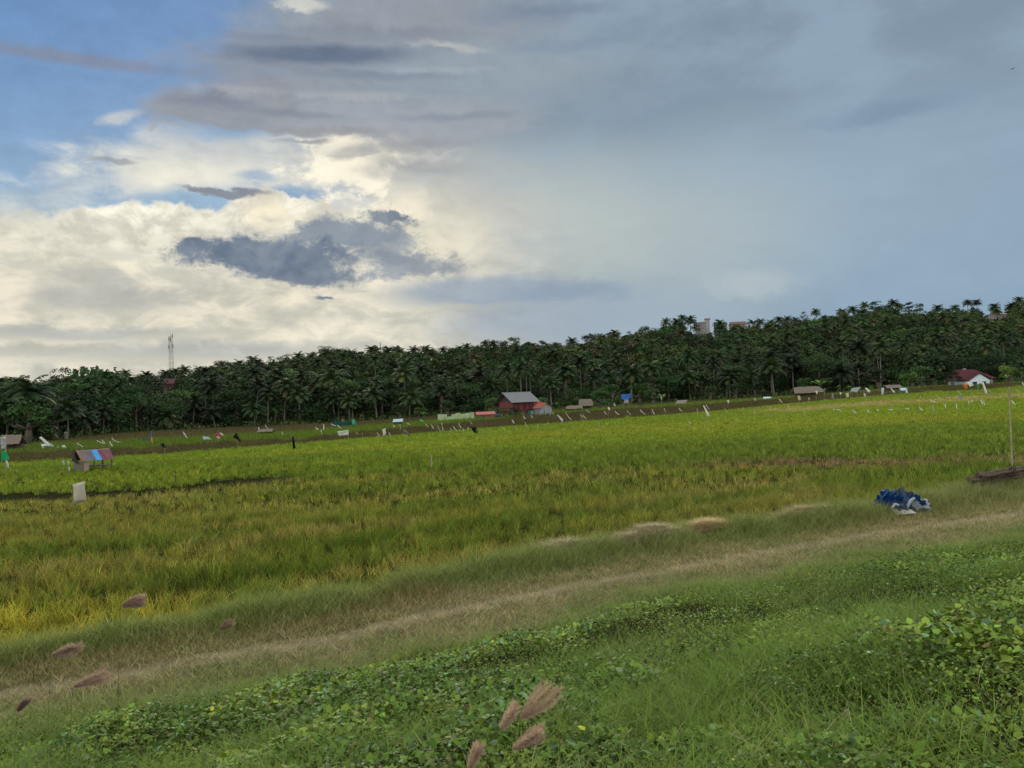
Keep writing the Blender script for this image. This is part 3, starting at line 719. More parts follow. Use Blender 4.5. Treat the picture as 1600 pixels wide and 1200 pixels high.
TCm = [mesh_vqc('crown', tree_crown(200, 3.4, 3.0, 15, 130), M_TREE), mesh_vqc('crown', tree_crown(201, 3.8, 2.6, 17, 120), M_TREE),
       mesh_vqc('crown', tree_crown(202, 2.8, 3.5, 13, 140, base=(.024, .046, .014)), M_TREE), mesh_vqc('crown', tree_crown(203, 3.6, 2.7, 9, 60, .3, 1, (.035, .042, .02)), M_TREE),
       mesh_vqc('crown', tree_crown(204, 3.2, 3.0, 15, 120, base=(.045, .07, .016)), M_TREE)]
SHm = [mesh_vqc('leaves', tree_crown(300 + i, 1.2, 1.0, 9, 90, .2, 0, b), M_TREE) for i, b in enumerate([(.045, .085, .018), (.075, .12, .02), (.032, .056, .017)])]
SHt = trunk_mesh(77, 1.1, 5, .8)

def palm(x, y, ctop, label, group='coconut palms of the wood', v=None, scale=1., rz=None, tilt=0):
    """coconut palm whose crown centre stands at height ctop"""
    z = gz(x, y); h = max(ctop - z, 2.0); v = RNG.integers(0, 4) if v is None else v
    rt = bpy.data.objects.new('coconut_palm', None); COL.objects.link(rt); rt.location = (x, y, z); rt.rotation_euler = (0, tilt, RNG.uniform(0, 6.28) if rz is None else rz)
    rt.empty_display_size = .5
    tag(rt, label, 'palm tree', group)
    t = link('trunk', PT[min(v, 3)], None, rt); t.scale = (scale, scale, h / PALM_H)
    c = link('crown', PC[v], None, rt, (0, 0, h)); c.scale = (scale,) * 3; c.rotation_euler = (0, 0, RNG.uniform(0, 6.28))
    return rt
def tree(x, y, ctop, label, group='broadleaf trees of the wood', v=None, scale=1., wide=1.):
    """broadleaf tree whose crown top stands at height ctop"""
    z = gz(x, y); v = RNG.integers(0, 5) if v is None else v; s = scale
    rt = bpy.data.objects.new('broadleaf_tree', None); COL.objects.link(rt); rt.location = (x, y, z); rt.rotation_euler = (0, 0, RNG.uniform(0, 6.28)); rt.empty_display_size = .5
    tag(rt, label, 'tree', group)
    cz = max(ctop - z - 2.9 * s, 1.2)
    t = link('trunk', TT[v % 3], None, rt); t.scale = (s, s, max((cz + .8) / 4.6, .3))
    c = link('crown', TCm[v], None, rt, (0, 0, cz)); c.scale = (s * wide, s * wide, s)
    return rt
def zof(py, px, D): return at(px, py, D).z

# keep-clear windows so the houses in the wood stay visible: (px0, px1, py_base, D)
CLEAR = [(1084, 1113, 521, 352), (1114, 1136, 506, 352), (1141, 1167, 504.5, 350), (1168, 1182, 513, 350), (253, 278, 606, 250), (1546, 1572, 498, 372), (29, 50, 647, 116),
         (780, 868, 655, 135), (1500, 1566, 606, 158), (900, 932, 640, 150), (964, 990, 632, 158)]
def clear_ok(px, D, pytop, wpx):
    for a, b, pb, Dc in CLEAR:
        if D < Dc and px + wpx > a and px - wpx < b and pytop < pb: return False
    return True
def pxof(x, y, z):
    a, b = project(np.array([x]), np.array([y]), np.array([z])); return float(a[0]), float(b[0])
npalm = ntree = 0
# ---- front row along the foot of the wood, read off the photo: px, crown py, depth, variant, scale, tilt
FR = [(15, 640, 112, 1, 1., 0), (60, 672, 111, 2, .95, 0), (106, 642, 122, 0, .9, 0), (131, 655, 128, 3, .7, 0), (137, 652, 130, 1, .7, 0), (163, 645, 140, 1, .8, 0), (184, 640, 146, 0, .8, 0), (262, 652, 156, 2, 1.0, 0),
      (230, 636, 160, 1, .9, 0), (300, 630, 162, 0, .9, .1), (330, 648, 160, 4, .9, 0), (396, 640, 163, 1, .9, 0), (430, 636, 170, 0, .9, 0), (467, 618, 170, 0, 1.05, 0), (520, 624, 172, 3, .9, 0), (545, 628, 170, 0, .85, 0), (549, 623, 173, 1, .85, 0),
      (552, 630, 171, 2, .8, 0), (566, 634, 174, 0, .85, 0), (584, 618, 171, 1, 1., 0), (612, 612, 178, 0, 1., 0), (642, 622, 172, 2, 1.1, 0), (690, 612, 176, 3, 1., 0), (728, 600, 182, 1, 1., 0), (749, 588, 182, 0, 1., 0), (770, 606, 180, 2, 1., 0),
      (860, 600, 178, 0, .9, 0), (884, 580, 186, 1, 1., 0), (926, 592, 180, 2, .8, 0), (984, 582, 184, 0, 1.1, 0), (1016, 576, 188, 1, 1.15, 0), (1075, 592, 182, 3, 1., 0), (1093, 590, 186, 1, .9, 0), (1104, 598, 188, 4, .8, 0),
      (1132, 588, 186, 0, 1.15, .16), (1152, 584, 184, 1, .9, 0), (1175, 586, 183, 4, .8, 0), (1207, 574, 184, 0, 1.25, -.05), (1245, 582, 190, 1, 1., 0), (1314, 584, 184, 2, 1.25, 0), (1343, 580, 192, 0, 1., 0), (1376, 570, 196, 1, 1., 0), (1443, 552, 200, 0, 1.1, 0),
      (1480, 568, 198, 1, 1., 0), (1580, 560, 196, 2, 1., 0)]
SPECIAL = {1207: 'tall sunlit coconut palm with a bare pale trunk, brightest at the forest edge', 1132: 'leaning coconut palm with arching fronds blown to one side at the forest edge',
           1314: 'broad coconut palm with drooping fronds behind the banana plants', 262: 'coconut palm with drooping brownish fronds above the white cloth flag',
           926: 'thin brown half dead palm behind the thatched shed', 984: 'coconut palm rising right behind the blue tarpaulin', 749: 'palm with a thin pale trunk left of the red house',
           106: 'leaning pale trunked palm right beside the grey board', 1443: 'tall coconut palm standing clear of the trees left of the maroon roofed house',
           545: 'left palm of the close clump of three pale trunks', 549: 'middle palm of the close clump of three pale trunks', 552: 'right palm of the close clump of three pale trunks',
           1175: 'short sparse palm between two tall ones at the forest edge', 860: 'palm with a pale trunk right of the small gabled house'}
for px, cpy, D, v, sc_, tl in FR:
    p = at(px, cpy, D); palm(p.x, p.y, p.z, SPECIAL.get(px, 'coconut palm with bare trunk in the front row at the foot of the wood'),
                             'coconut palms along the foot of the wood', v, sc_, None if not tl else 0, tl); npalm += 1
# ---- ridge line trees, each against the sky: px, top py, kind
RL = [(6, 590, 'p'), (40, 584, 't'), (80, 590, 't'), (152, 577, 'p'), (172, 582, 'p'), (196, 577, 'p'), (212, 584, 't'), (229, 580, 'p'), (240, 586, 't'), (258, 578, 'p'), (268, 578, 'p'), (276, 575, 'p'), (288, 571, 'p'),
      (312, 572, 'p'), (328, 572, 'p'), (342, 563, 't'), (356, 562, 't'), (374, 562, 'p'), (394, 556, 'p'), (402, 560, 'p'), (422, 553, 't'), (446, 553, 't'), (466, 550, 'p'), (488, 548, 't'), (506, 540, 't'), (524, 542, 't'), (538, 544, 't'),
      (549, 548, 'p'), (560, 552, 'p'), (580, 540, 'p'), (604, 541, 't'), (619, 540, 'p'), (634, 550, 't'), (646, 542, 'p'), (665, 540, 'p'), (676, 545, 'p'), (692, 542, 'p'), (709, 544, 'p'), (718, 540, 'p'), (729, 537, 'p'), (745, 540, 'p'),
      (758, 532, 'p'), (770, 532, 'p'), (786, 532, 't'), (803, 526, 't'), (822, 534, 't'), (832, 536, 'p'), (850, 532, 't'), (870, 534, 't'), (893, 527, 'p'), (922, 519, 't'), (940, 526, 't'), (960, 516, 'p'), (988, 514, 'F'), (1008, 508, 't'), (1024, 512, 't'),
      (1040, 498, 'p'), (1056, 498, 'p'), (1066, 492, 'p'), (1078, 494, 'p'), (1124, 500, 'p'), (1150, 508, 'p'), (1176, 500, 'p'), (1188, 498, 'p'), (1204, 500, 'p'), (1217, 495, 'p'), (1230, 494, 'p'), (1242, 496, 'p'),
      (1256, 484, 't'), (1274, 483, 'p'), (1288, 492, 'p'), (1300, 494, 'p'), (1315, 482, 'p'), (1332, 478, 'p'), (1350, 472, 'p'), (1366, 470, 't'), (1380, 474, 't'), (1395, 468, 'p'), (1404, 474, 'p'), (1418, 472, 't'), (1436, 474, 't'), (1450, 482, 'F'),
      (1465, 476, 'p'), (1480, 482, 'p'), (1492, 476, 'p'), (1512, 468, 'p'), (1526, 468, 'p'), (1553, 474, 'p'), (1582, 472, 'p'), (1592, 464, 'p'), (1606, 468, 'p'), (1630, 470, 'p'), (-20, 585, 'p'), (-45, 585, 't')]
RSP = {1553: 'lone reddish coconut palm standing apart on the ridge beside the rooftop antenna', 1592: 'coconut palm at the right edge of the ridge, highest in the picture', 288: 'coconut palm right of the lattice tower with its crown clear of the wood',
       988: 'flat topped tree with a spreading crown on the ridge, left of the pale block', 1450: 'sparse open crowned tree on the ridge among palms', 922: 'dark rounded tree dome on the ridge left of the pale block', 893: 'single palm sticking out of the ridge right of the gap in the wood',
       446: 'right one of two dark rounded trees side by side on the ridge', 422: 'left one of two dark rounded trees side by side on the ridge'}
for px, tpy, k in RL:
    D = float(IP(px, *RDV)) * RNG.uniform(.95, 1.03); p = at(px, tpy, D)
    if k == 'p':
        sc_ = RNG.uniform(.85, 1.15); palm(p.x, p.y, p.z - 1.9 * sc_, RSP.get(px, 'coconut palm with its crown against the sky along the ridge'), 'coconut palms along the ridge', None, sc_); npalm += 1
    else:
        F_ = k == 'F'; tree(p.x, p.y, p.z, RSP.get(px, 'dark broadleaf tree against the sky along the ridge'), 'broadleaf trees along the ridge', 3 if F_ else None, 1.0 if F_ else RNG.uniform(.85, 1.15), 1.2 if F_ else 1.); ntree += 1
# big dark tree and the two airy crowns at the left
def big(px, tpy, D, v, s, w, lab):
    global ntree
    p = at(px, tpy, D); tree(p.x, p.y, p.z, lab, 'broadleaf trees of the wood', v, s, w); ntree += 1
big(132, 574, 150, 2, 2.5, 1.25, 'biggest darkest broadleaf tree, towering over the left of the wood')
big(97, 567, 205, 3, 1.35, 1.1, 'tall airy tree with the sky showing through, left one of two')
big(122, 570, 208, 3, 1.25, 1.2, 'tall airy tree with the sky showing through, right one of two')
big(228, 622, 178, 1, 1.5, 1., 'broad dark tree standing behind the yellow and blue flag')
big(450, 575, 205, 4, 1.8, 1., 'large rounded dark green tree low on the slope')
big(1255, 590, 178, 4, .6, 1., 'small light green rounded tree beside the banana plants')
big(1410, 515, 250, 4, 1.6, .8, 'pale green tree rising out of the middle of the slope')
big(1150, 505.5, 338, 0, 1., 1.2, 'dark tree right in front of the pinkish roof on the ridge')
big(1128, 508, 340, 2, 1., 1.1, 'dark tree right in front of the grey green roof on the ridge')
big(1176, 509, 338, 0, .9, 1.1, 'dark tree below the little white house on the ridge')
big(858, 545, 235, 4, 1.9, 1.1, 'broad olive green tree on the slope above the red house')
# ---- the slope
cand = []
y0, y1 = 108, 400
xx, yy = wedge(y0, y1, 16000, 1.04)
cell = {}
for x, y in zip(xx, yy):
    px = CX + F * x / y; ft = IP(px, *FOOT); rd = IP(px, *RDV)
    if y < ft + 1 or y > rd * 1.03: continue
    k = (int(x // 3.9), int(y // 3.9))
    if any((k[0] + a, k[1] + b) in cell and math.hypot(cell[(k[0] + a, k[1] + b)][0] - x, cell[(k[0] + a, k[1] + b)][1] - y) < 3.9 for a in (-1, 0, 1) for b in (-1, 0, 1)): continue
    cell[k] = (x, y); cand.append((x, y, px, (y - ft) / (rd - ft)))
zc = ground_z(np.array([c[0] for c in cand]), np.array([c[1] for c in cand]))
items = []
for (x, y, px, t), z in zip(cand, zc):
    isp = RNG.random() < .29; H = RNG.uniform(5.0, 10.6) if isp else RNG.uniform(4.6, 9.6); top = z + H
    sky = float(IP(px, SKX, SKY)) + RNG.uniform(-5, 9); zmax = zof(sky, px, y)
    if top + (1.6 if isp else 0) > zmax: top = zmax - (1.6 if isp else 0)
    if top < z + 2.2: continue
    qx, qy = pxof(x, y, top + (1.5 if isp else 0))
    if not clear_ok(qx, y, qy, 3.2 * F / y): continue
    items.append((y, x, z, top, isp))
items.sort()
lowV = []; lowQ = []; lowC = []; off = 0
LP = [frond_crown(17, 0, 3.2, 400 + i, False) for i in range(4)]
LT = [tree_crown(410 + i, 3.3, 2.8, 10, 34, .75, 0, b) for i, b in enumerate([(.024, .047, .013), (.020, .040, .012), (.034, .055, .014), (.027, .040, .017)])]
nstuff = 0
for i, (y, x, z, top, isp) in enumerate(items):
    near = True
    if isp and npalm < 300: palm(x, y, top, 'coconut palm in the thick of the wooded slope', 'coconut palms on the wooded slope', None, RNG.uniform(.65, 1.25)); npalm += 1
    elif not isp and ntree < 300: tree(x, y, top, 'dark green broadleaf tree in the thick of the wooded slope', 'broadleaf trees on the wooded slope', None, RNG.uniform(.85, 1.6), RNG.uniform(.95, 1.35)); ntree += 1
    else:
        V, Q, C = (LP if isp else LT)[RNG.integers(0, 4)]; a = RNG.uniform(0, 6.28); s = RNG.uniform(.85, 1.15)
        ca, sa = math.cos(a) * s, math.sin(a) * s; zz = V[:, 2] * s + (top if isp else top - 2.6)
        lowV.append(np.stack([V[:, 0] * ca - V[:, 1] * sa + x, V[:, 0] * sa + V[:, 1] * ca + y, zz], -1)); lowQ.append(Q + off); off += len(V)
        tone = np.array([RNG.uniform(.75, 1.3), RNG.uniform(.8, 1.25), 1]) * RNG.uniform(.7, 1.35) * float(IP(CX + F * x / y, [0, 700, 1300], [.7, .82, 1.05])); lowC.append(C * tone); nstuff += 1  # leaf tone rises rightwards: stronger light on the right slope painted into the colour
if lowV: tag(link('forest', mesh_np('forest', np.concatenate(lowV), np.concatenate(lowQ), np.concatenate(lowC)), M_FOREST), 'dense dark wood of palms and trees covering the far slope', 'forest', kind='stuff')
print('palms', npalm, 'trees', ntree, 'stuff', nstuff)
# ---- undergrowth at the foot
n = 26000; x = np.zeros(0); xs, ys = wedge(100, 215, n * 2, 1.05); pxx = CX + F * xs / ys; ft = IP(pxx, *FOOT); k = (ys > ft - 5) & (ys < ft + 22); xs, ys, ft, pxx = xs[k], ys[k], ft[k], pxx[k]
lum = fbm(xs * .22, ys * .22, 201, 3); hh = (.25 + 2.1 * np.clip(lum - .32, 0, 1) * sstep((ys - ft + 6) / 7)) * RNG.random(len(xs)) ** .6
for a, b, pb, Dc in CLEAR[7:]: hh = np.where((pxx > a) & (pxx < b) & (ys < Dc), .2, hh)
P = np.stack([xs, ys, ground_z(xs, ys) + hh], -1); n = len(xs)
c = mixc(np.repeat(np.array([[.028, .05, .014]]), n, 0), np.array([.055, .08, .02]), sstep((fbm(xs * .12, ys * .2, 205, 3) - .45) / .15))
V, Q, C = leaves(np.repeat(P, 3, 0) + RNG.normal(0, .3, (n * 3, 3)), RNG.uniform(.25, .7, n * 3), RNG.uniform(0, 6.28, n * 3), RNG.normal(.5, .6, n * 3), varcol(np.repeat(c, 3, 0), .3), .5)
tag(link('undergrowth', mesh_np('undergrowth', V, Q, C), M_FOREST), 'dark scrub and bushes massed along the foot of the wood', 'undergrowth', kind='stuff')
n = 42000; xs, ys = wedge(112, 400, n, 1.05); pxx = CX + F * xs / ys; ft = IP(pxx, *FOOT); rd = IP(pxx, *RDV); k = (ys > ft + 8) & (ys < rd * 1.02); xs, ys, pxx = xs[k], ys[k], pxx[k]
hh = (.5 + 5.6 * np.clip(fbm(xs * .09, ys * .09, 211, 3) - .15, 0, 1)) * (1 - RNG.random(len(xs)) ** 2 * .8); z = ground_z(xs, ys) + hh
zlim = CAMZ + ys * ((hpx(pxx) - IP(pxx, SKX, SKY) - 3) / F); z = np.minimum(z, zlim)
qx, qy = project(xs, ys, z + 1.2); ok = np.ones(len(xs), bool)
for a, b, pb, Dc in CLEAR: ok &= ~((qx > a - 4) & (qx < b + 4) & (ys < Dc) & (qy < pb))
P = np.stack([xs, ys, z], -1)[ok]; n = len(P)
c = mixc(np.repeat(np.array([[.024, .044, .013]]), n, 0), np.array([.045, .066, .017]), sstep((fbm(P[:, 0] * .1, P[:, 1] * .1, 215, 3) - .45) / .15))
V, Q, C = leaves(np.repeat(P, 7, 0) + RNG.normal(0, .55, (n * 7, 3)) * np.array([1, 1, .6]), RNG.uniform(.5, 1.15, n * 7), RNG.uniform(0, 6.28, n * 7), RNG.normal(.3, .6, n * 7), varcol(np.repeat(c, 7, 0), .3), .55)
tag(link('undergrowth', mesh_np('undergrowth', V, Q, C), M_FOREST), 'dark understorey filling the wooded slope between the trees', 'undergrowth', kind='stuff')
# ---- shrubs and banana plants that can be told apart
def shrub(px, bpy_, D, s, v, label, w=1.):
    p = at(px, bpy_, D); z = gz(p.x, p.y); rt = bpy.data.objects.new('shrub', None); COL.objects.link(rt); rt.location = (p.x, p.y, z); rt.rotation_euler = (0, 0, RNG.uniform(0, 6.28)); rt.empty_display_size = .3
    tag(rt, label, 'shrub', 'shrubs at the foot of the wood'); c = link('leaves', SHm[v], None, rt, (0, 0, .95 * s)); c.scale = (s * w, s * w, s); t = link('stem', SHt, None, rt); t.scale = (s,) * 3
for a in [(898, 634, 146, 1.5, 1, 'light green rounded shrub left of the thatched shed'), (938, 630, 144, 1.7, 0, 'spreading shrub between the thatched shed and the blue tarpaulin'), (955, 622, 150, 2.2, 0, 'taller dome shaped bush left of the blue tarpaulin'),
          (1000, 618, 152, 2.2, 0, 'large green bush right of the blue tarpaulin'), (1020, 625, 150, 1.7, 2, 'dark green bush right of the blue tarpaulin and the light bush'), (1150, 614, 170, 1.8, 2, 'dark bush between two pale palm trunks'),
          (1186, 608, 172, 1.9, 0, 'rounded green bush right of the short palm'), (1424, 592, 160, 2.0, 1, 'bright green bush on the slope left of the maroon roofed house'), (1440, 588, 164, 2.2, 0, 'dark leafy bush next to the bright green one'),
          (1372, 590, 172, 2.4, 2, 'dull grey green bush behind the hanging white flags'), (1578, 572, 168, 2.4, 1, 'light green tree sized bush right of the maroon roofed house'), (1460, 594, 158, 1.6, 2, 'low bush just left of the maroon roofed house'),
          (848, 628, 150, 1.4, 0, 'small shrub behind the small gabled house'), (770, 640, 150, 1.6, 0, 'shrub left of the red house under the palms'), (700, 648, 150, 1.7, 2, 'dark shrub behind the light green wall'), (655, 652, 150, 1.5, 1, 'pale green shrub left of the light green wall'),
          (625, 648, 158, 1.6, 2, 'dark shrub behind the little blue roofed shed'), (1110, 615, 168, 1.6, 0, 'shrub left of the leaning palm'), (1288, 606, 158, 1.3, 2, 'low dark shrub right of the long thatched shed'), (1595, 585, 160, 1.5, 0, 'leafy bush at the right end of the grassy bank'), (36, 688, 110, 2.9, 2, 'large dark bush below the small bright blue roof'), (46, 690, 108, 2.6, 0, 'dark green bush right below the small bright blue roof'), (1489, 604, 153, 1.5, 2, 'low dark bush left of the maroon roofed house corner'), (803, 650, 122, .8, 0, 'low bush in front of the left posts of the red house'), (790, 652, 123, .9, 2, 'dark low bush at the left corner of the red house')]:
    shrub(*a)
def banana_mesh():
    V = []; 
    m = MB(); r = random.Random(5)
    for k in range(8):
        a = k * 2.4 + r.uniform(-.3, .3); el = R(r.uniform(50, 82)); L = r.uniform(1.5, 2.1); w = .26; p = Vector((0, 0, 1.1)); pts = [p.copy()]; e = el
        for i in range(6):
            d = Vector((math.cos(a) * math.cos(e), math.sin(a) * math.cos(e), math.sin(e))); p = p + d * L / 6; pts.append(p.copy()); e -= .24
        s = Vector((-math.sin(a), math.cos(a), 0)); b = r.uniform(.8, 1.25)
        prof = [.05, .5, .9, 1, .95, .7, .1]
        P = [[q - s * w * f + Vector((0, 0, .05 * f)), q - Vector((0, 0, .04)), q + s * w * f + Vector((0, 0, .05 * f))] for q, f in zip(pts, prof)]
        m.sheet(P, .01, (.12 * b, .19 * b, .05 * b))
    me = m.mesh('leaves', True); me.materials.append(M_TREE)
    s = MB(); s.tube([(0, 0, -.2), (0, 0, .7), (.03, 0, 1.3)], [.13, .11, .06], 8, (.12, .14, .05)); st = s.mesh('stem', True); st.materials.append(M_TREE); return me, st
BL, BS = banana_mesh()
def banana(px, D, tpy, label):
    p = at(px, tpy, D); z = gz(p.x, p.y); s = max((p.z - z) / 2.75, .35); rt = bpy.data.objects.new('banana_plant', None); COL.objects.link(rt); rt.location = (p.x, p.y, z); rt.rotation_euler = (0, 0, RNG.uniform(0, 6.28)); rt.scale = (s,) * 3; rt.empty_display_size = .3
    tag(rt, label, 'banana plant', 'banana plants at the foot of the wood'); link('leaves', BL, None, rt); link('stem', BS, None, rt)
for a in [(1282, 158, 586, 'tallest banana plant, with upright pale leaves above the long thatched shed'), (1308, 156, 599, 'banana plant in front of the broad drooping palm'), (1326, 156, 600, 'banana plant left of the grey lean-to roof'), (872, 146, 624, 'banana plant right of the small gabled house'),
          (1226, 156, 611, 'low banana plant right of the white sheet roof'), (1034, 156, 612, 'banana plant with pale leaf behind the brown mat'), (662, 148, 641, 'banana plant behind the light green wall, left end'), (475, 150, 660, 'banana plant between the brown hut and the white strips'),
          (443, 146, 664, 'small banana plant right of the brown hut'), (525, 150, 652, 'banana plant behind the teal netting'), (1572, 158, 583, 'banana plant right of the maroon roofed house'), (1538, 164, 586, 'banana plant partly behind the maroon roofed house'), (150, 138, 668, 'banana plant behind the curled white streamers'), (650, 150, 644, 'banana plant left of the light green wall')]:
    banana(*a)
# ================================================================= built things
M_CLOTH = mat_surf('plastic_cloth', (1, 1, 1), (.78, .77, .74), 6, .6, attr=True, bump=.3, trans=.25)
M_POLE = mat_surf('bamboo', (.30, .26, .17), (.17, .14, .09), 4, .7, stretch=(3, 3, 1))
M_DARKWOOD = mat_surf('old_wood', (.095, .065, .045), (.04, .028, .02), 5, .9, stretch=(1, 6, 6), bump=.5)
M_PAINT = mat_surf('painted', (1, 1, 1), (.80, .79, .76), 1.6, .75, attr=True, bump=.1)
M_TIN = mat_surf('roof_tin', (1, 1, 1), (.72, .66, .62), 2.5, .5, attr=True, stretch=(6, 1, 1), bump=.25)
M_THATCH = mat_surf('thatch', (.17, .14, .105), (.08, .065, .05), 9, .95, stretch=(8, 1, 1), bump=.8)
M_STRAW = mat_surf('straw', (1, 1, 1), (.6, .58, .5), 18, .9, attr=True, bump=.8)
M_PRINT = mat_surf('printed_banner', (.34, .35, .36), (.09, .09, .10), 4.5, .6, bump=.1)
def root(name, loc, label, cat, group=None, rz=0.):
    o = bpy.data.objects.new(name, None); COL.objects.link(o); o.location = loc; o.rotation_euler = (0, 0, rz); o.empty_display_size = .3
    return tag(o, label, cat, group)
def grid_cloth(c4, n=7, m=6, wav=.04, seed=0, c=None, th=.01, mb=None, sag=0.):
    r = random.Random(seed); mb = mb or MB(); tl, tr, br, bl = c4; ph = r.uniform(0, 6); L = (tr - tl).length + (bl - tl).length
    nr = (tr - tl).cross(bl - tl); nr = nr.normalized() if nr.length > 1e-9 else Vector((0, 1, 0)); P = []
    for i in range(m + 1):
        row = []
        for j in range(n + 1):
            u, v = j / n, i / m; p = tl.lerp(tr, u).lerp(bl.lerp(br, u), v)
            p = p + nr * L * wav * (math.sin(u * 7 + ph + v * 3) * .6 + math.sin(v * 6 + ph * 2 + u * 2) * .5) * (.25 + .75 * v)
            p.z -= sag * L * (u * (1 - u)) * 4 * .25; row.append(p)
        P.append(row)
    mb.sheet(P, th, c); return mb
def flag(name, px4, D, c, label, cat, group=None, pole=None, mat=None, wav=.04, seed=None, back=0., sag=0.):
    """cloth with four photo corners at depth D (m), on a stick that stands in the ground"""
    w = [at(a, b, D) for a, b in px4]; w[1].y += back; w[2].y += back; base = w[0]
    gx_, gy_ = (base.x, base.y)
    if pole: pp = at(pole[0], pole[1], D); gx_, gy_ = pp.x, pp.y
    o0 = Vector((gx_, gy_, gz(gx_, gy_))); rt = root(name, o0, label, cat, group)
    grid_cloth([p - o0 for p in w], wav=wav, seed=len(bpy.data.objects) if seed is None else seed, c=c, sag=sag).build('cloth', mat or M_CLOTH, rt, True)
    top = (pp if pole else w[0]) - o0; m = MB(); m.tube([(0, 0, -.3), (top.x * .5, 0, top.z * .5), (top.x, top.y + .02, top.z + .05)], [.022, .018, .013], 6); m.build('pole', M_POLE, rt, True)
    return rt
WHT = (.54, .54, .49); GRY = (.30, .31, .32); BLK = (.012, .012, .014)
# ---- bird scaring strips on sticks: x1,y1,x2,y2 of each strip in the photo
def strips(txt, group, label, col, wpx=1.3):
    v = [float(k) for k in txt.split()]
    for i in range(0, len(v), 4):
        x1, y1, x2, y2 = v[i:i + 4]; D = hit(x2, max(y1, y2) + 5.5, 150.); a, b = at(x1, y1, D), at(x2, y2, D); w = wpx * D / F
        o0 = Vector((a.x, a.y, gz(a.x, a.y))); rt = root('strip_marker', o0, label, 'scare strip', group)
        dr = (b - a); ax = dr.cross(Vector((0, 1, 0))).normalized() * w * .5; P = []
        for k in range(5):
            t = k / 4; q = a.lerp(b, t) - o0; q.z -= .10 * dr.length * math.sin(math.pi * t); q.y += .25 * dr.length * math.sin(2.6 * t + i); P.append([q - ax, q + ax * (.9 + .2 * math.sin(i + 3 * t))])
        m = MB(); m.sheet(P, .012, col); m.build('strip', M_CLOTH, rt); tp = a - o0
        m = MB(); m.tube([(0, 0, -.2), (0, 0, tp.z + .03)], [.014, .009], 5); m.build('stick', M_POLE, rt)
YS = (.38, .40, .22)
strips("817.5 648.8 821 654.4 829.4 648.8 833 653 800 656 803.7 661", 'strips by the red house', 'short white plastic strip on a stick just below the red house', WHT)
strips("805.6 667 808 670.6 820.6 660 827 670.6 839.4 663 840.6 669.4 855.6 658.8 858.8 662.5 862.5 643.8 866 647.5 858.8 643.8 860.6 648 936 657.5 938 668 960.6 660 961 663.8 752.5 668.8 753 672.5 767.5 670 768 672.5 788 668.8 788.5 672.5", 'strips over the paddy below the houses', 'pale strip on a stick in the green paddy below the houses', YS, 1.1)
strips("883.8 644.4 893 655.6 907 647.5 910.6 652.5 911 648 916 654.4 916 640.6 922 644.4 943.8 642.5 948.8 648 961 642 967.5 648 979.4 641 986 647.5 1000 640 1008.8 647.5 1018.8 638.8 1023 646.9 1037.5 638 1040.6 645 1061 637.5 1065.6 642.5 1089.4 638 1090.6 645.6 1102.5 632 1108.8 640", 'slanting strips along the brown bank', 'thin white slanting strip in the row before the brown bank', WHT, 1.0)
strips("1132.5 637.5 1137 644.4 1160 637 1161 643.8 1178.8 639.4 1179.6 646.9 1148.8 646 1152.5 657.5 1103 657 1108.8 660.6 1076 658 1079.4 661.9 1202.5 638.8 1203 645 1230.6 631 1235 644.4 1256 634.4 1257 643.8 1253.8 643.8 1258 650.6", 'strips right of the white pointed flag', 'thin pale strip in the yellow green paddy right of the pointed white flag', YS, 1.2)
strips("1311 630.6 1315.6 643.8 1341 627.5 1343.8 632.5 1348 628 1350 633.8 1357.5 618.8 1361 629.4 1437.5 618.5 1440 625.8 1463.5 616 1470 622.6 1476.5 616.9 1483 621.7 1496 611 1502.5 616.9 1520 613.6 1527.7 622.6 1544 608.8 1551 615 1587 607 1591 612", 'strips in the light green far paddy', 'thin pale strip standing in the far light green paddy at the right', YS, 1.2)
strips("1332.5 640 1339.4 646 1354.4 640 1359.4 644.4 1370.6 639.6 1373 641.5 1388 639.4 1396 639.6 1414 638.3 1420.4 638.3 1436.7 635.6 1441.6 641 1456 634 1461 641.2 1476.5 632.3 1477 638 1495.2 629.9 1496 638.8 1512.3 626.6 1513.9 633 1534 625 1534 631.5 1536.6 625 1539.9 632.3 1516.3 626.6 1520 626.3 1582 625.8 1585.4 632.3 1452 624 1462.7 628 1302 638.8 1304.4 641 1307.5 639.6 1312.5 640", 'white strips across the yellow band', 'bright white strip in the row across the yellow band at the right', (.62, .61, .56), 1.5)
strips("607.5 675 610 680.6 625 663 627 670 613.8 664 618 667 636 661 641 663 665 661.9 670 666.9 673.8 663 677.5 669.4 683.8 664.4 688 673.8 690 660.6 691 664.4 691 665.6 692 671.9 703.8 668.8 706 671.9 708 666 713.8 671.9 716 660 720.6 668.8 723.8 669.4 725 675 730.6 667.5 732.5 670.6 735 658.8 738 662.5", 'strips before the light green wall', 'thin white strip on a stick in the paddy before the light green wall', WHT, 1.0)
strips("556 674.8 559.7 679 566.5 677 566.8 681.5 589 675.5 594 681.5", 'strips beside the white curved flag', 'thin strip hanging between the white banner and the white curved flag', YS, 1.0)
strips("439.7 674.8 442.7 678.5 502 671.8 503 677 505 662.8 506.5 671 517 662 524.5 665 527.5 664 534 668.8 493 668 497.5 671 415 664 418.8 671 403.7 668 406 671.7", 'strips above the far left paddy', 'small white strip at the edge of the wood right of the brown hut', WHT, 1.5)
strips("120 692 129 698 176 684 188 691 170 690 177 696.5 152 688 163 693 160 687 164 691", 'curled streamers over the left terrace', 'curled white streamer over the terrace behind the striped hut', WHT, 1.3)
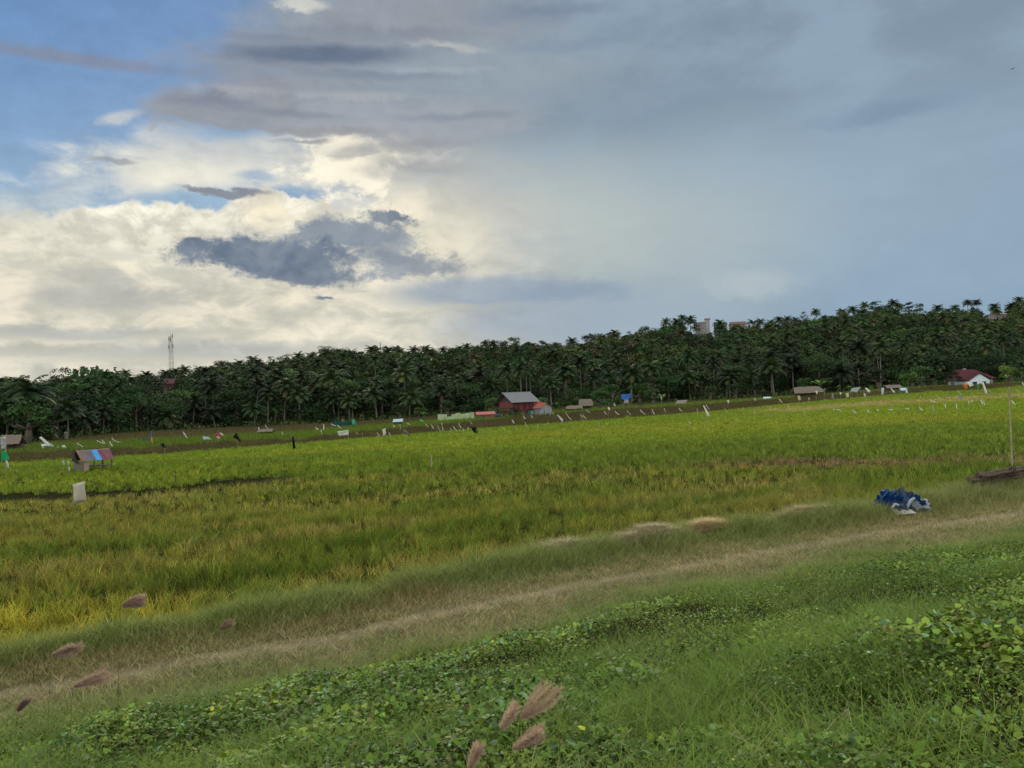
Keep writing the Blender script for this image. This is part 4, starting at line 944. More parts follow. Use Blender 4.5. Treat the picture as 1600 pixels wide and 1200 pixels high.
# ---- single flags and cloths: corners tl tr br bl, depth
FL = [('sack_flag', [(113, 757), (132, 752), (135, 783), (116, 786)], 33.5, (.50, .47, .37), 'nearest white feed sack hung like a flag on a stick, at the left', 'flag', (114, 756), 0),
      ('cloth_flag', [(3, 706), (9, 703), (15, 719), (1, 721)], 62, (.03, .33, .12), 'green cloth flag at the left edge of the photo', 'flag', (8, 703), 0),
      ('cloth_flag', [(9, 720), (12, 720), (14, 730), (11, 731)], 61, WHT, 'white rag hanging below the green flag', 'flag', (10, 719), 0),
      ('board_sign', [(100, 675), (105.5, 675), (106, 687), (100, 687)], 114, (.26, .26, .22), 'pale grey board beside the leaning palm trunk', 'board', (103, 676), .0),
      ('sack_flag', [(96, 697), (100, 695), (104, 699), (101, 703)], 84, (.7, .7, .68), 'small square white bag on a stick left of the striped hut', 'flag', (98, 696), 0),
      ('sack_flag', [(89, 699), (92, 696), (91, 698), (90, 701)], 84, WHT, 'tiny white rag left of the square white bag', 'flag', (91, 696), 0),
      ('cloth_flag', [(250, 694), (257, 691.5), (258.5, 699), (257, 701)], 74, (.02, .025, .03), 'small drooping black flag on the brown bank at the left', 'flag', (257, 692), 0),
      ('cloth_flag', [(285, 674), (289, 677), (295, 687), (292, 687)], 100, (.5, .53, .5), 'pointed greyish white cloth flag before the dark wood', 'flag', (286, 674), 0),
      ('cloth_flag', [(369, 676), (370.5, 677), (377, 691), (364, 683)], 82, BLK, 'large pointed black flag above the brown bank', 'flag', (370, 676), 0),
      ('cloth_flag', [(456.5, 683), (458.5, 681), (462, 700), (457.5, 702)], 76, BLK, 'slim black flag with a white edge standing in the green paddy', 'flag', (457.5, 682), 0),
      ('cloth_banner', [(527, 674), (544.5, 671.5), (545, 679.5), (529, 681)], 86, (.50, .52, .47), 'wide white banner stretched before the brown bank', 'banner', (544, 671), 0),
      ('sack_flag', [(597, 671), (602, 669), (603.5, 678), (599, 682)], 92, WHT, 'upright white bag flag with a rounded edge, centre left', 'flag', (598, 670), 0),
      ('cloth_flag', [(630, 671.5), (633, 671), (641, 679), (638.5, 681.5)], 92, (.16, .17, .19), 'grey and black cloth trailing down, right of the white bag flag', 'flag', (631, 671), 0),
      ('sack_flag', [(736, 668.5), (744, 666.5), (747, 677.5), (742, 679)], 96, BLK, 'black bag flag with a white spot in the middle of the fields', 'flag', (744, 666), 0),
      ('cloth_flag', [(870, 648), (872, 648.5), (880, 655), (879, 660)], 104, (.62, .63, .58), 'curved white flag on a bending stick, right of the houses', 'flag', (879.5, 659), 0),
      ('cloth_flag', [(1098.5, 633), (1100, 633.5), (1110, 650), (1105, 651)], 96, (.66, .66, .58), 'tall pointed white flag in the middle of the far paddy', 'flag', (1104, 640), 0),
      ('sack_flag', [(1351, 606), (1354, 606), (1360, 611), (1358, 614)], 134, (.75, .76, .74), 'tilted white bag, leftmost of the hanging bags before the grey green bush', 'flag', (1354, 606), 0),
      ('sack_flag', [(1377, 606.5), (1381.5, 606), (1380.5, 617), (1376.5, 617)], 134, (.48, .54, .54), 'upright pale grey green bag among the hanging bags at the right', 'flag', (1379, 606), 0),
      ('sack_flag', [(1391, 605.5), (1393, 606.5), (1399, 613), (1396, 614)], 134, (.7, .7, .66), 'slim slanting white bag among the hanging bags at the right', 'flag', (1391.5, 605.5), 0),
      ('cloth_flag', [(1414, 606), (1417, 606.5), (1418.5, 614.5), (1415.5, 614)], 134, (.6, .7, .72), 'white rag hanging from the light blue sheet', 'flag', (1415, 606), 0),
      ('sack_flag', [(1349, 615), (1352, 614.5), (1353, 620), (1350.5, 620)], 126, WHT, 'small white rag under the tilted white bag', 'flag', (1350, 614), 0),
      ('sack_flag', [(1246, 618.5), (1249.5, 618), (1251.5, 625), (1247.5, 625.5)], 125, (.52, .47, .30), 'cream bag below the long thatched shed', 'flag', (1248, 618), 0),
      ('sack_flag', [(1321.5, 614.5), (1326, 614), (1326, 620.5), (1322, 620.5)], 128, (.56, .52, .33), 'cream square bag left of the grey lean-to roof', 'flag', (1323, 614), 0),
      ('sack_flag', [(1216.5, 623), (1219, 624), (1223, 629), (1221, 630)], 122, (.52, .43, .26), 'tan slanting rag below the white sheet roof', 'flag', (1217, 623), 0),
      ('sack_flag', [(1299.5, 615), (1302, 614.5), (1303.5, 623), (1299, 624)], 122, (.25, .23, .25), 'grey drooping cloth between the two cream bags', 'flag', (1301, 614.5), 0),
      ('sack_flag', [(1263, 622), (1264.5, 621.5), (1265.5, 624), (1264, 624.5)], 122, WHT, 'tiny white rag right of the lower cream bag', 'flag', (1263.5, 621.5), 0),
      ('sack_flag', [(1274, 611), (1276.5, 610.5), (1278, 615.5), (1276, 616)], 132, (.66, .64, .5), 'white rag at the right end of the thatched shed', 'flag', (1275, 610.5), 0),
      ('sack_flag', [(1312, 613.5), (1314.5, 613), (1314.5, 616), (1312.5, 616.5)], 132, (.75, .78, .78), 'small white bag right of the upright banana plants', 'flag', (1313, 613), 0),
      ('cloth_flag', [(1286, 610.5), (1288.5, 607), (1288.8, 608.5), (1284, 611.5)], 132, WHT, 'small winged white rag on a stick above the brown bank', 'flag', (1288, 608), 0),
      ('sack_flag', [(1509.5, 597), (1514, 596.5), (1521.5, 602), (1516, 604.5)], 138, (.72, .73, .7), 'tilted white sheet flag before the maroon roofed house', 'flag', (1510, 597), 0),
      ('cloth_flag', [(1534, 597), (1537, 597.5), (1543, 614), (1541, 617.5)], 112, (.72, .70, .66), 'long pointed white flag right before the maroon roofed house', 'flag', (1535, 597), 0),
      ('cloth_flag', [(1505.5, 600.5), (1511, 600), (1512, 607), (1506, 607)], 140, (.62, .16, .03), 'bright orange cloth hanging left of the white sheet flag', 'cloth', (1508, 600), 0),
      ('cloth_flag', [(1526, 602), (1530, 600.5), (1530.5, 606), (1527, 606)], 140, (.03, .30, .12), 'green cloth hanging left of the long pointed white flag', 'cloth', (1528, 600.5), 0),
      ('sack_flag', [(1497, 618), (1501, 616.5), (1503.5, 622), (1500, 626)], 110, (.23, .27, .30), 'blue grey crumpled bag in the far right paddy', 'flag', (1499, 617), 0),
      ('cloth_flag', [(1596, 597), (1598, 597.5), (1602, 603), (1600, 604)], 138, WHT, 'white rag at the right edge of the picture', 'flag', (1597, 597), 0),
      ('sack_flag', [(949.5, 637), (951.5, 636), (953.5, 640), (951, 641)], 124, (.70, .70, .66), 'white bag on the bank below the blue tarpaulin', 'bag', (950, 636.5), 0),
      ('sack_flag', [(959, 631), (960.5, 630.5), (961.5, 634.5), (960, 634.5)], 132, (.72, .72, .68), 'small upright white bag left of the blue tarpaulin', 'bag', (960, 630.5), 0),
      ('sack_flag', [(1136, 625.5), (1139, 625), (1139.5, 630), (1137, 630)], 136, (.6, .6, .52), 'pale bag on the bank under the leaning palm', 'bag', (1137, 625), 0),
      ('cloth_flag', [(1178, 622), (1179.5, 622), (1182, 626), (1180.5, 626)], 138, WHT, 'white slanting rag left of the white sheet roof', 'flag', (1178.5, 622), 0),
      ('cloth_flag', [(1032, 619), (1034, 618.5), (1034.5, 624.5), (1033, 625)], 140, (.4, .45, .36), 'pale upright rag behind the bank, left of the brown mat', 'flag', (1033, 619), 0),
      ('sack_flag', [(533, 656), (536, 654.5), (538.5, 658), (536, 660.5)], 130, (.42, .11, .08), 'reddish bag hanging above the teal netting', 'bag', (535, 655), 0),
      ('cloth_flag', [(655.5, 655.5), (658, 655), (663.5, 658.5), (660, 659.5)], 124, (.10, .50, .22), 'green plastic cloth left of the light green wall', 'cloth', (656, 655), 0)]
for nm, c4, D, c, lb, ct, pole, bk in FL:
    flag(nm, c4, D, c, lb, ct, None, pole, wav=.05)
D = 88; p = at(236, 674, D); rt = root('feather_flag', (p.x, p.y, gz(p.x, p.y)), 'narrow upright feather flag, blue above and yellow below', 'flag'); o0 = rt.location.copy(); q = lambda a, b, dd=0.: at(a, b, D + dd) - o0
grid_cloth([q(235.5, 674), q(237, 674), q(238, 683), q(236, 683)], c=(.08, .14, .27), seed=3).build('upper_cloth', M_CLOTH, rt, True)
grid_cloth([q(236, 683), q(238, 683), q(239, 692), q(237, 692)], c=(.58, .40, .06), seed=4).build('lower_cloth', M_CLOTH, rt, True)
m = MB(); m.tube([(0, 0, -.3), (0, 0, q(236, 674).z + .05)], [.02, .014], 6); m.build('pole', M_POLE, rt, True)
# banner with faded print at the left edge
flag('printed_banner', [(1, 683.5), (9, 682), (10, 703), (2, 703.5)], 66, None, 'tall grey printed banner above the green flag at the left edge', 'banner', None, (9, 680), mat=M_PRINT, wav=.02)
# teal netting, blue sheets, white sheet roof
def sheet(name, c4, D, c, label, cat, back=.8, wav=.05, sag=0., mat=None):
    w = [at(a, b, D + (back if k < 2 else 0)) for k, (a, b) in enumerate(c4)]; o0 = Vector((w[3].x, w[3].y, gz(w[3].x, w[3].y)))
    rt = root(name, o0, label, cat); grid_cloth([p - o0 for p in w], 9, 7, wav, len(name) + int(c4[0][0]), c, .015, sag=sag).build('sheet', mat or M_CLOTH, rt, True)
    m = MB()
    for k in (0, 1, 2, 3):
        p = w[k] - o0; m.tube([(p.x, p.y, gz(w[k].x, w[k].y) - o0.z - .2), (p.x, p.y, max(p.z, .1))], .025, 5)
    m.build('posts', M_POLE, rt); return rt
sheet('sheet_roof', [(1193, 620.3), (1203, 620), (1214, 624.5), (1191.5, 624)], 146, (.55, .68, .68), 'flat pale turquoise sheet roof low on the brown bank', 'sheet', 1.6, .01)
sheet('plastic_sheet', [(317, 682), (326, 683), (331, 686.5), (317, 688)], 92, (.30, .38, .44), 'light grey blue plastic sheet lying low near the black pointed flag', 'sheet', .8, .04)
sheet('plastic_sheet', [(1405, 606.5), (1415, 606), (1418, 611), (1408, 610)], 136, (.35, .62, .70), 'light blue sheet hung low behind the far right paddy', 'sheet', .8, .03)
sheet('net_fence', [(520, 659), (549, 657), (550, 664), (518, 665.5)], 126, (.015, .075, .06), 'teal green netting draped at the foot of the wood', 'net', .3, .06)
sheet('plastic_sheet', [(550, 656), (554, 655), (557, 665), (551, 664)], 123, (.05, .34, .22), 'brighter green plastic piece on the right end of the netting', 'sheet', .2, .12)
sheet('net_fence', [(222, 684), (236, 683), (236, 689), (222, 690)], 96, (.05, .085, .085), 'dark bluish netting left of the narrow feather flag', 'net', .3, .04)
sheet('brown_mat', [(1058, 625.5), (1074, 625), (1071, 630.5), (1055, 631)], 138, (.24, .21, .18), 'brown woven mat leaning on the bank before a palm', 'mat', .8, .01)
sheet('leanto_roof', [(1331, 606.5), (1345, 604.5), (1339, 613), (1328, 611.5)], 140, (.26, .28, .29), 'grey lean-to roof sheet tipped sideways behind the cream bag', 'roof sheet', 1.4, .01)
sheet('blue_tarpaulin', [(971, 616.5), (986, 614), (984, 625), (972, 624.5)], 152, (.045, .16, .42), 'bright blue tarpaulin draped between bushes', 'tarpaulin', 1.3, .08, .15)
sheet('plastic_sheet', [(975, 625), (982, 624), (983, 630), (974, 631)], 150, (.28, .28, .28), 'grey sheet hanging under the blue tarpaulin', 'sheet', .3, .1)
# white banner folded over a frame at the left
D = 84; rt = root('draped_banner', at(70, 702, D), 'long white banner folded over a low frame at the left terrace', 'banner'); o0 = rt.location.copy()
q = lambda a, b, dd=0.: at(a, b, D + dd) - o0
m = grid_cloth([q(61, 684), q(64.5, 682), q(82, 696), q(76, 698)], wav=.03, c=(.62, .63, .58), seed=1); m.build('sheet', M_CLOTH, rt, True)
m = grid_cloth([q(64, 694, .5), q(80, 693.5, .5), q(84, 697), q(65, 697)], wav=.02, c=(.52, .54, .53), seed=2); m.build('sheet', M_CLOTH, rt, True)
m = grid_cloth([q(65.5, 696), q(69, 696), q(69, 702), q(66, 702)], wav=.03, c=(.55, .56, .50), seed=3); m.build('sheet', M_CLOTH, rt, True)
m = MB()
for px in (66, 70, 79): 
    a = q(px, 696, .2); m.tube([(a.x, a.y, -.5), (a.x, a.y, a.z)], .025, 5)
m.build('frame', M_POLE, rt)
# red and white scarecrow figure
D = 92; p = at(341, 688, D); rt = root('scarecrow', (p.x, p.y, gz(p.x, p.y)), 'red and white rag scarecrow with raised arms left of the black pointed flag', 'scarecrow'); o0 = rt.location.copy()
m = MB(); m.tube([(0, 0, -.2), (0, 0, at(340, 673, D).z - o0.z)], .02, 6); m.tube([q(334, 680), q(341, 677), q(350, 680)], .016, 5); m.build('pole', M_POLE, rt)
grid_cloth([q(337, 677), q(343, 676), q(346, 682), q(335, 683)], c=(.42, .07, .09), seed=4, wav=.06).build('shirt', M_CLOTH, rt, True)
grid_cloth([q(343, 676), q(346, 676.5), q(350, 680), q(347, 680.5)], c=(.65, .62, .6), seed=6, wav=.05).build('sleeve', M_CLOTH, rt, True)
grid_cloth([q(338, 682), q(344, 682), q(343, 687), q(340, 687)], c=(.6, .5, .46), seed=5, wav=.06).build('skirt', M_CLOTH, rt, True)
# dark upright stump bundle behind the striped hut, dark rags
D = 74; p = at(176, 712, D); rt = root('dark_bundle', (p.x, p.y, gz(p.x, p.y)), 'dark bundle of stakes standing behind the right end of the striped hut', 'bundle'); m = MB()
for k in range(7):
    a = k * .9; m.tube([(math.cos(a) * .12, math.sin(a) * .1, -.2), (math.cos(a + .4) * .16, math.sin(a) * .12, .75 + .12 * math.sin(k * 5))], [.05, .035], 6, (.06, .05, .05))
m.build('stakes', M_DARKWOOD, rt)
for px, py0, py1, D, lab in [(673.5, 709, 734, 47, 'short weathered post standing alone in the middle of the green field'), (607.5, 686, 693, 82, 'small stake in the yellow strip below the white bag flag'), (274, 742, 752, 45, 'small stake beside the long dark bund'),
                        (1271, 648, 656, 92, 'low brown stake cluster in the far right paddy'), (850.6, 640, 650, 124, 'dark post before the small gabled house')]:
    a = at(px, py0, D); rt = root('wooden_post', (a.x, a.y, gz(a.x, a.y)), lab, 'post'); m = MB(); h = a.z - rt.location.z
    m.tube([(0, 0, -.2), (.01, 0, h * .5), (-.01, 0, h)], [.05, .045, .04], 8); m.build('post', M_POLE if px == 673.5 else M_DARKWOOD, rt)
# tall bamboo pole at the right
a = at(1579.5, 752, 26.5); tp = at(1578, 606, 26.5); rt = root('bamboo_pole', (a.x, a.y, gz(a.x, a.y)), 'tall thin bamboo pole standing at the right edge of the field', 'pole')
m = MB(); H = tp.z - rt.location.z; pts = []; rr = []
for k in range(13):
    t = k / 12; z = -.3 + (H + .3) * t; bx = (tp.x - a.x) * t + .03 * math.sin(t * 5); rad = .032 - .012 * t
    for dz, kr in ((-.03, 1), (0, 1.22), (.03, 1)): pts.append((bx, 0, z + dz)); rr.append(rad * kr)
m.tube(pts, rr, 9); m.build('stem', M_POLE, rt, True)
m = MB(); m.tube([(.0, 0, H * .93), (.12, .02, H * 1.0)], [.008, .004], 5); m.build('twig', M_POLE, rt)

# ---- striped field hut
D = 57; a = at(121, 734, D); hut = root('field_hut', (a.x + .8, a.y + .7, gz(a.x, a.y)), 'small field hut with a roof of brown, grey, bright blue and maroon sheets', 'hut', None, R(50))
z0 = CAMZ + .0; zb = hut.location.z; zr = at(140, 704.5, D).z - zb; ze = at(150, 719.5, D).z - zb; L = 1.17; wd = .95
cols = [(.18, .13, .10), (.13, .13, .15), (.12, .12, .15), (.06, .28, .62), (.16, .06, .08), (.16, .08, .09)]; seg = [-L, -.82, -.42, -.12, .28, .62, L]
for sgn, nm in ((-1, 'front_roof'), (1, 'rear_roof')):
    for k in range(6):
        m = MB(); x0, x1 = seg[k], seg[k + 1]; nn = 8; P = []
        for i in range(2):
            row = []
            for j in range(nn + 1):
                x = x0 + (x1 - x0) * j / nn; row.append(Vector((x, sgn * wd * i + sgn * .02, (zr + (ze - zr) * i) + .012 * (j % 2) + .004 * (k % 2))))
            P.append(row)
        m.sheet(P, .012, cols[k]); m.build('roof_sheet', M_TIN, hut)
m = MB(); m.tube([(-L, 0, zr + .03), (L, 0, zr + .03)], .03, 6, (.3, .3, .3)); m.build('ridge_cap', M_TIN, hut)
for sx_ in (-1.0, .35, .95):
    for sy_ in (-.8, .8):
        m = MB(); m.tube([(sx_, sy_, -.2), (sx_ + .02, sy_, ze + .08)], .035, 6); m.build('post', M_DARKWOOD, hut)
m = MB(); m.sheet([[Vector((-1.04, -.82, .15)), Vector((-1.04, 0, .15)), Vector((-1.04, .82, .15))], [Vector((-1.04, -.82, ze)), Vector((-1.04, 0, ze)), Vector((-1.04, .82, ze))]], .03); m.build('mat_wall', M_THATCH, hut)
m = MB(); m.sheet([[Vector((-1.0, -.84, .15)), Vector((-.62, -.84, .15))], [Vector((-1.0, -.84, ze - .03)), Vector((-.62, -.84, ze - .03))]], .03, (.30, .22, .19)); m.build('front_panel', M_PAINT, hut)
m = MB(); m.box(-.98, .98, -.78, .78, .42, .47); m.build('floor', M_DARKWOOD, hut)
m = MB(); m.tube([(-1.2, -.3, ze - .1), (-1.35, -.1, ze + .2), (-1.3, .2, zr - .05), (-1.15, .1, zr)], [.09, .13, .12, .05], 8, (.05, .04, .045)); m.build('hanging_sack', M_PAINT, hut)
for k, (px, py) in enumerate([(99, 724), (107, 724), (108, 734)]):
    b = at(px, py, 56.2); rt = root('white_rag', (b.x, b.y, gz(b.x, b.y)), ['leftmost small white rag beside the striped hut', 'upper white rag against the left end of the striped hut', 'lowest white rag at the foot of the striped hut'][k], 'rag')
    h = b.z - rt.location.z; grid_cloth([Vector((-.1, 0, h + .16)), Vector((.05, 0, h + .2)), Vector((.1, 0, h - .1)), Vector((-.03, 0, h - .14))], c=(.42, .46, .38), seed=k, wav=.08).build('cloth', M_CLOTH, rt, True)
    m = MB(); m.tube([(0, 0, -.2), (0, .02, h + .15)], .012, 5); m.build('stick', M_POLE, rt)

# ---- generic gabled building in its own axes: ridge along x
def gable(rt, L, Wd, he, hr, over=.25, wall=(.6, .6, .6), roof=(.3, .3, .3), z0=0., rmat=None, wname='wall', base=-.4, walls=True):
    hl, hw = L / 2, Wd / 2
    if walls:
        m = MB(); m.add([(-hl, -hw, base), (hl, -hw, base), (hl, hw, base), (-hl, hw, base), (-hl, -hw, he), (hl, -hw, he), (hl, hw, he), (-hl, hw, he), (-hl, 0, hr), (hl, 0, hr)],
              [(0, 1, 5, 4), (2, 3, 7, 6), (1, 2, 6, 9, 5), (3, 0, 4, 8, 7), (0, 3, 2, 1), (4, 5, 9, 8), (6, 7, 8, 9)], wall); m.build(wname, M_PAINT, rt)
    s = (hr - he) / hw; zo = he - s * over
    for sg in (-1, 1):
        m = MB(); n = max(8, int(L / .25)); P = [[Vector((-hl - over + (L + 2 * over) * j / n, sg * (hw + over) * i, (hr if i == 0 else zo) + .03 + .02 * (j % 2))) for j in range(n + 1)] for i in range(2)]
        m.sheet(P, .03, roof); m.build('roof', rmat or M_TIN, rt)
    m = MB(); m.tube([(-hl - over, 0, hr + .06), (hl + over, 0, hr + .06)], .06, 6, tuple(v * .9 for v in roof)); m.build('ridge_cap', M_TIN, rt)
def win(rt, x0, x1, y, z0, z1, face='y', c=(.03, .035, .04), frame=(.5, .5, .48)):
    m = MB()
    if face == 'y': m.box(x0, x1, y - .02, y + .02, z0, z1, c)
    else: m.box(y - .02, y + .02, x0, x1, z0, z1, c)
    w = m.build('window', M_PAINT, rt); m = MB(); t = .05
    for a, b, c0, d in ((x0 - t, x1 + t, z1, z1 + t), (x0 - t, x1 + t, z0 - t, z0), (x0 - t, x0, z0, z1), (x1, x1 + t, z0, z1)):
        if face == 'y': m.box(a, b, y - .05, y + .03, c0, d, frame)
        else: m.box(y - .05, y + .03, a, b, c0, d, frame)
    m.build('frame', M_PAINT, w)
# red house on posts with a grey tin roof
D = 130; a = at(808, 648, D); zg = gz(a.x, a.y); RH = root('red_house', (a.x, a.y, zg), 'red walled house on posts with a large grey tin roof, centre of the picture', 'house', None, R(38))
he = at(808, 627.5, D).z - zg; hr = at(806, 613.5, D).z - zg; L, Wd = 5.0, 4.3
m = MB(); m.box(-L / 2 + .2, L / 2 - .2, -Wd / 2 + .25, Wd / 2 - .25, he * .42, he + .02, (.18, .052, .056)); m.build('wall', M_PAINT, RH)
m = MB(); m.add([(-L / 2 + .25, -Wd / 2 + .3, he), (-L / 2 + .25, Wd / 2 - .3, he), (-L / 2 + .25, 0, hr - .15), (-L / 2 + .3, -Wd / 2 + .3, he), (-L / 2 + .3, Wd / 2 - .3, he), (-L / 2 + .3, 0, hr - .15)], [(0, 1, 2), (5, 4, 3), (0, 3, 4, 1), (1, 4, 5, 2), (2, 5, 3, 0)], (.07, .06, .06)); m.build('gable_board', M_PAINT, RH)
gable(RH, L + .5, Wd + .3, he, hr, .3, roof=(.17, .18, .185), walls=False)
for k in range(5):
    for sy_ in (-1, 1):
        m = MB(); x = -L / 2 + .1 + (L - .2) * k / 4; m.box(x - .06, x + .06, sy_ * (Wd / 2 + .05) - .06, sy_ * (Wd / 2 + .05) + .06, -.4, he + .1, (.05, .04, .04)); m.build('post', M_PAINT, RH)
m = MB(); m.box(-L / 2 + .2, L / 2 - .2, -Wd / 2 - .02, -Wd / 2 + .06, he * .27, he * .32, (.06, .05, .05)); m.build('beam', M_PAINT, RH)
m = MB(); m.box(L / 2 - 1.5, L / 2 - .5, -Wd / 2 - .12, -Wd / 2 - .06, .0, .9, (.50, .62, .58)); m.build('white_panel', M_PAINT, RH)
m = MB(); m.box(L / 2 - 1.9, L / 2 - 1.4, -Wd / 2 - .2, -Wd / 2 - .14, .2, .9, (.05, .22, .16)); m.build('green_cloth', M_PAINT, RH)
# wood pile under and beside it
b = at(822, 650, 124); rt = root('wood_pile', (b.x, b.y, gz(b.x, b.y)), 'dark low pile of boards in front of the red house', 'wood pile'); m = MB(); r = random.Random(3)
for k in range(16): m.box(-1.5 + r.uniform(0, .6), 1.0 + r.uniform(0, .8), -.3 + .1 * (k % 4), -.22 + .1 * (k % 4), -.1 + .1 * (k // 4), -.02 + .1 * (k // 4), (.9, .8, .8))
m.build('boards', M_DARKWOOD, rt)
# small gabled house and red annex
D = 128; a = at(848, 647, D); zg = gz(a.x, a.y); SH = root('small_house', (a.x, a.y, zg), 'small grey walled house with pink red roof and arched openings, right of the red house', 'house', None, R(-62))
he = at(848, 637, D).z - zg; hr = at(848, 629.8, D).z - zg; gable(SH, 2.4, 2.2, he, hr, .2, (.24, .24, .25), (.28, .10, .075))
for x0 in (-.75, .15):
    m = MB(); n = 8; pts = [(-1.23, x0, -.2), (-1.23, x0 + .6, -.2)] + [(-1.23, x0 + .3 + .3 * math.cos(math.pi * k / n), he * .55 + .25 * math.sin(math.pi * k / n)) for k in range(n + 1)]
    m.add(pts + [(p[0] + .04, p[1], p[2]) for p in pts], [tuple(range(len(pts)))] + [(i, (i + 1) % len(pts), (i + 1) % len(pts) + len(pts), i + len(pts)) for i in range(len(pts))], (.03, .03, .035)); m.build('opening', M_PAINT, SH)
D = 133; a = at(838, 648, D); zg = gz(a.x, a.y); rt = root('annex', (a.x, a.y, zg), 'low annex with red sheet roof between the red house and the small gabled one', 'shed', None, R(38)); he = at(838, 637, D).z - zg; hr = at(838, 628, D).z - zg
gable(rt, 2.2, 2.6, he, hr, .15, (.16, .13, .13), (.24, .06, .06))
# stall with pinkish roof
D = 126; a = at(760, 652, D); zg = gz(a.x, a.y); rt = root('stall', (a.x, a.y, zg), 'low open stall with faded pink red roof left of the red house', 'stall', None, R(8)); z1 = at(760, 643.5, D).z - zg; z2 = at(760, 647.5, D).z - zg
m = MB(); m.sheet([[Vector((x, .7, z1)) for x in (-1.7, -.5, .6, 1.5)], [Vector((x, -.7, z2)) for x in (-1.7, -.5, .6, 1.5)]], .04, (.38, .15, .14)); m.build('roof', M_TIN, rt)
for x in (-1.5, -.5, .5, 1.3):
    m = MB(); m.box(x - .04, x + .04, -.64, -.56, -.3, z2); m.build('post', M_DARKWOOD, rt)
m = MB(); m.box(-1.4, -.1, -.3, .5, -.2, .35, (.10, .10, .14)); m.build('counter', M_PAINT, rt); m = MB(); m.box(.2, 1.1, -.35, .5, -.2, z2 * .8, (.36, .13, .13)); m.build('panel', M_PAINT, rt)
b = at(777, 648, 125); rt = root('dark_tarpaulin', (b.x, b.y, gz(b.x, b.y)), 'dark blue and grey heap between the stall and the red house', 'heap'); m = MB(); m.tube([(-.5, 0, 0), (-.2, 0, .5), (.3, 0, .42), (.6, 0, .05)], [.2, .3, .28, .15], 8, (.05, .06, .10)); m.build('cover', M_PAINT, rt, True)
# light green patched wall
D = 130; a = at(713, 656, D); zg = gz(a.x, a.y); rt = root('garden_wall', (a.x, a.y, zg), 'long low light green wall with peeling patches before the wood', 'wall', None, R(2))
M_GW = mat_surf('green_wall', (.36, .46, .24), (.20, .24, .13), 1.4, .85, bump=.3)
r = random.Random(9)
for k in range(8):
    x0 = -3.1 + k * .77; zt_ = 1.15 + r.uniform(-.1, .1) if k != 2 else .7; m = MB(); m.box(x0 + .01, x0 + .76, -.05 + .01 * (k % 2), .05 + .01 * (k % 2), -.3, zt_); m.build('panel', M_GW, rt)
m = MB(); m.box(-3.15, 3.1, -.09, .09, 1.28, 1.34); m.build('top_rail', M_DARKWOOD, rt)
# little blue roofed shed
D = 122; a = at(622, 661, D); zg = gz(a.x, a.y); rt = root('tin_shed', (a.x, a.y, zg), 'tiny dark shed with a tilted light blue grey roof at the wood edge', 'shed', None, R(20)); z1 = at(622, 655, D).z - zg; z2 = at(622, 659.3, D).z - zg
m = MB(); m.sheet([[Vector((x, .6, z1)) for x in (-.6, .2, 1.0)], [Vector((x, -.6, z2)) for x in (-1.0, -.2, .6)]], .04, (.34, .42, .47)); m.build('roof', M_TIN, rt); m = MB(); m.box(-.7, .55, -.4, .45, -.3, z2 - .02, (.04, .04, .05)); m.build('wall', M_PAINT, rt)
# thatched sheds
def thatch(px, py0, py1, wpx, D, label, rz=0., rough=0, side=.5):
    a = at(px, py1, D); zg = gz(a.x, a.y); rt = root('thatched_shed', (a.x, a.y, zg), label, 'shed', None, R(rz)); s = D / F; w = wpx * s / 2; zr = at(px, py0, D).z - zg; ze = max(zr * .35, .1)
    r = random.Random(int(px))
    for sg in (-1, 1):
        P = [[Vector((-w * (1 - .15 * (i == 0)) + 2 * w * (1 - .15 * (i == 0)) * j / 10, sg * i * .55, zr + (ze - zr) * i / 2 + r.uniform(-.05, .05))) for j in range(11)] for i in range(3)]
        m = MB(); m.sheet(P, .08); m.build('roof', M_THATCH, rt)
    for x in (-.85, 0, .85):
        m = MB(); m.tube([(x * w, -.8, -.3), (x * w, -.8, ze + .1)], .04, 6); m.build('post', M_DARKWOOD, rt)
    m = MB(); m.box(-w * .8, w * .8, -.1, .7, -.3, ze + .05); m.build('rear_wall', M_DARKWOOD, rt); return rt
thatch(1261, 604.5, 617, 46, 146, 'long low thatched shed under the banana plants', 3)
thatch(915, 624, 637, 22, 142, 'greyish thatched shed between two bushes, right of the houses', 2)
thatch(897, 634, 639, 26, 138, 'low grey roof in front of the small thatched shed', 0)
thatch(416, 671, 679, 24, 112, 'small brown thatched hut at the left of the far paddy', 4)
thatch(19, 680, 702, 34, 88, 'grey brown thatched shed behind the printed banner', 8)
thatch(1394, 602, 608, 26, 150, 'reddish brown low roof behind the hanging bags', 2)
# blue roof in the trees at the left
def roofhouse(px, py0, py1, py2, wpx, D, roof, wall, label, rz=0., wd=3., name='house'):
    a = at(px, py2, D); zg = gz(a.x, a.y); s = D / F; rt = root(name, (a.x, a.y, zg), label, 'house', None, R(rz)); he = max(at(px, py1, D).z - zg, .5); hr = max(at(px, py0, D).z - zg, he + .15)
    gable(rt, wpx * s * .92, wd, he, hr, wpx * s * .04, wall, roof, base=-.5); w = wpx * s / 2
    for k in (-.5, .35): win(rt, k * w - .25, k * w + .35, -wd / 2 - .0, he * .45, he * .8)
    return rt
roofhouse(40, 642, 646, 653, 14, 118, (.10, .30, .52), (.20, .09, .05), 'small bright blue roof over brown wall, deep in the trees at the left', 0, 2.)
roofhouse(265, 592, 599.5, 606, 19, 255, (.085, .052, .05), (.06, .035, .03), 'red brown house half hidden on the slope below the lattice tower', 10, 4)
roofhouse(338, 583, 588, 593, 15, 280, (.17, .08, .05), (.16, .07, .04), 'rusty brown house among trees on the slope right of the lattice tower', 0, 4)
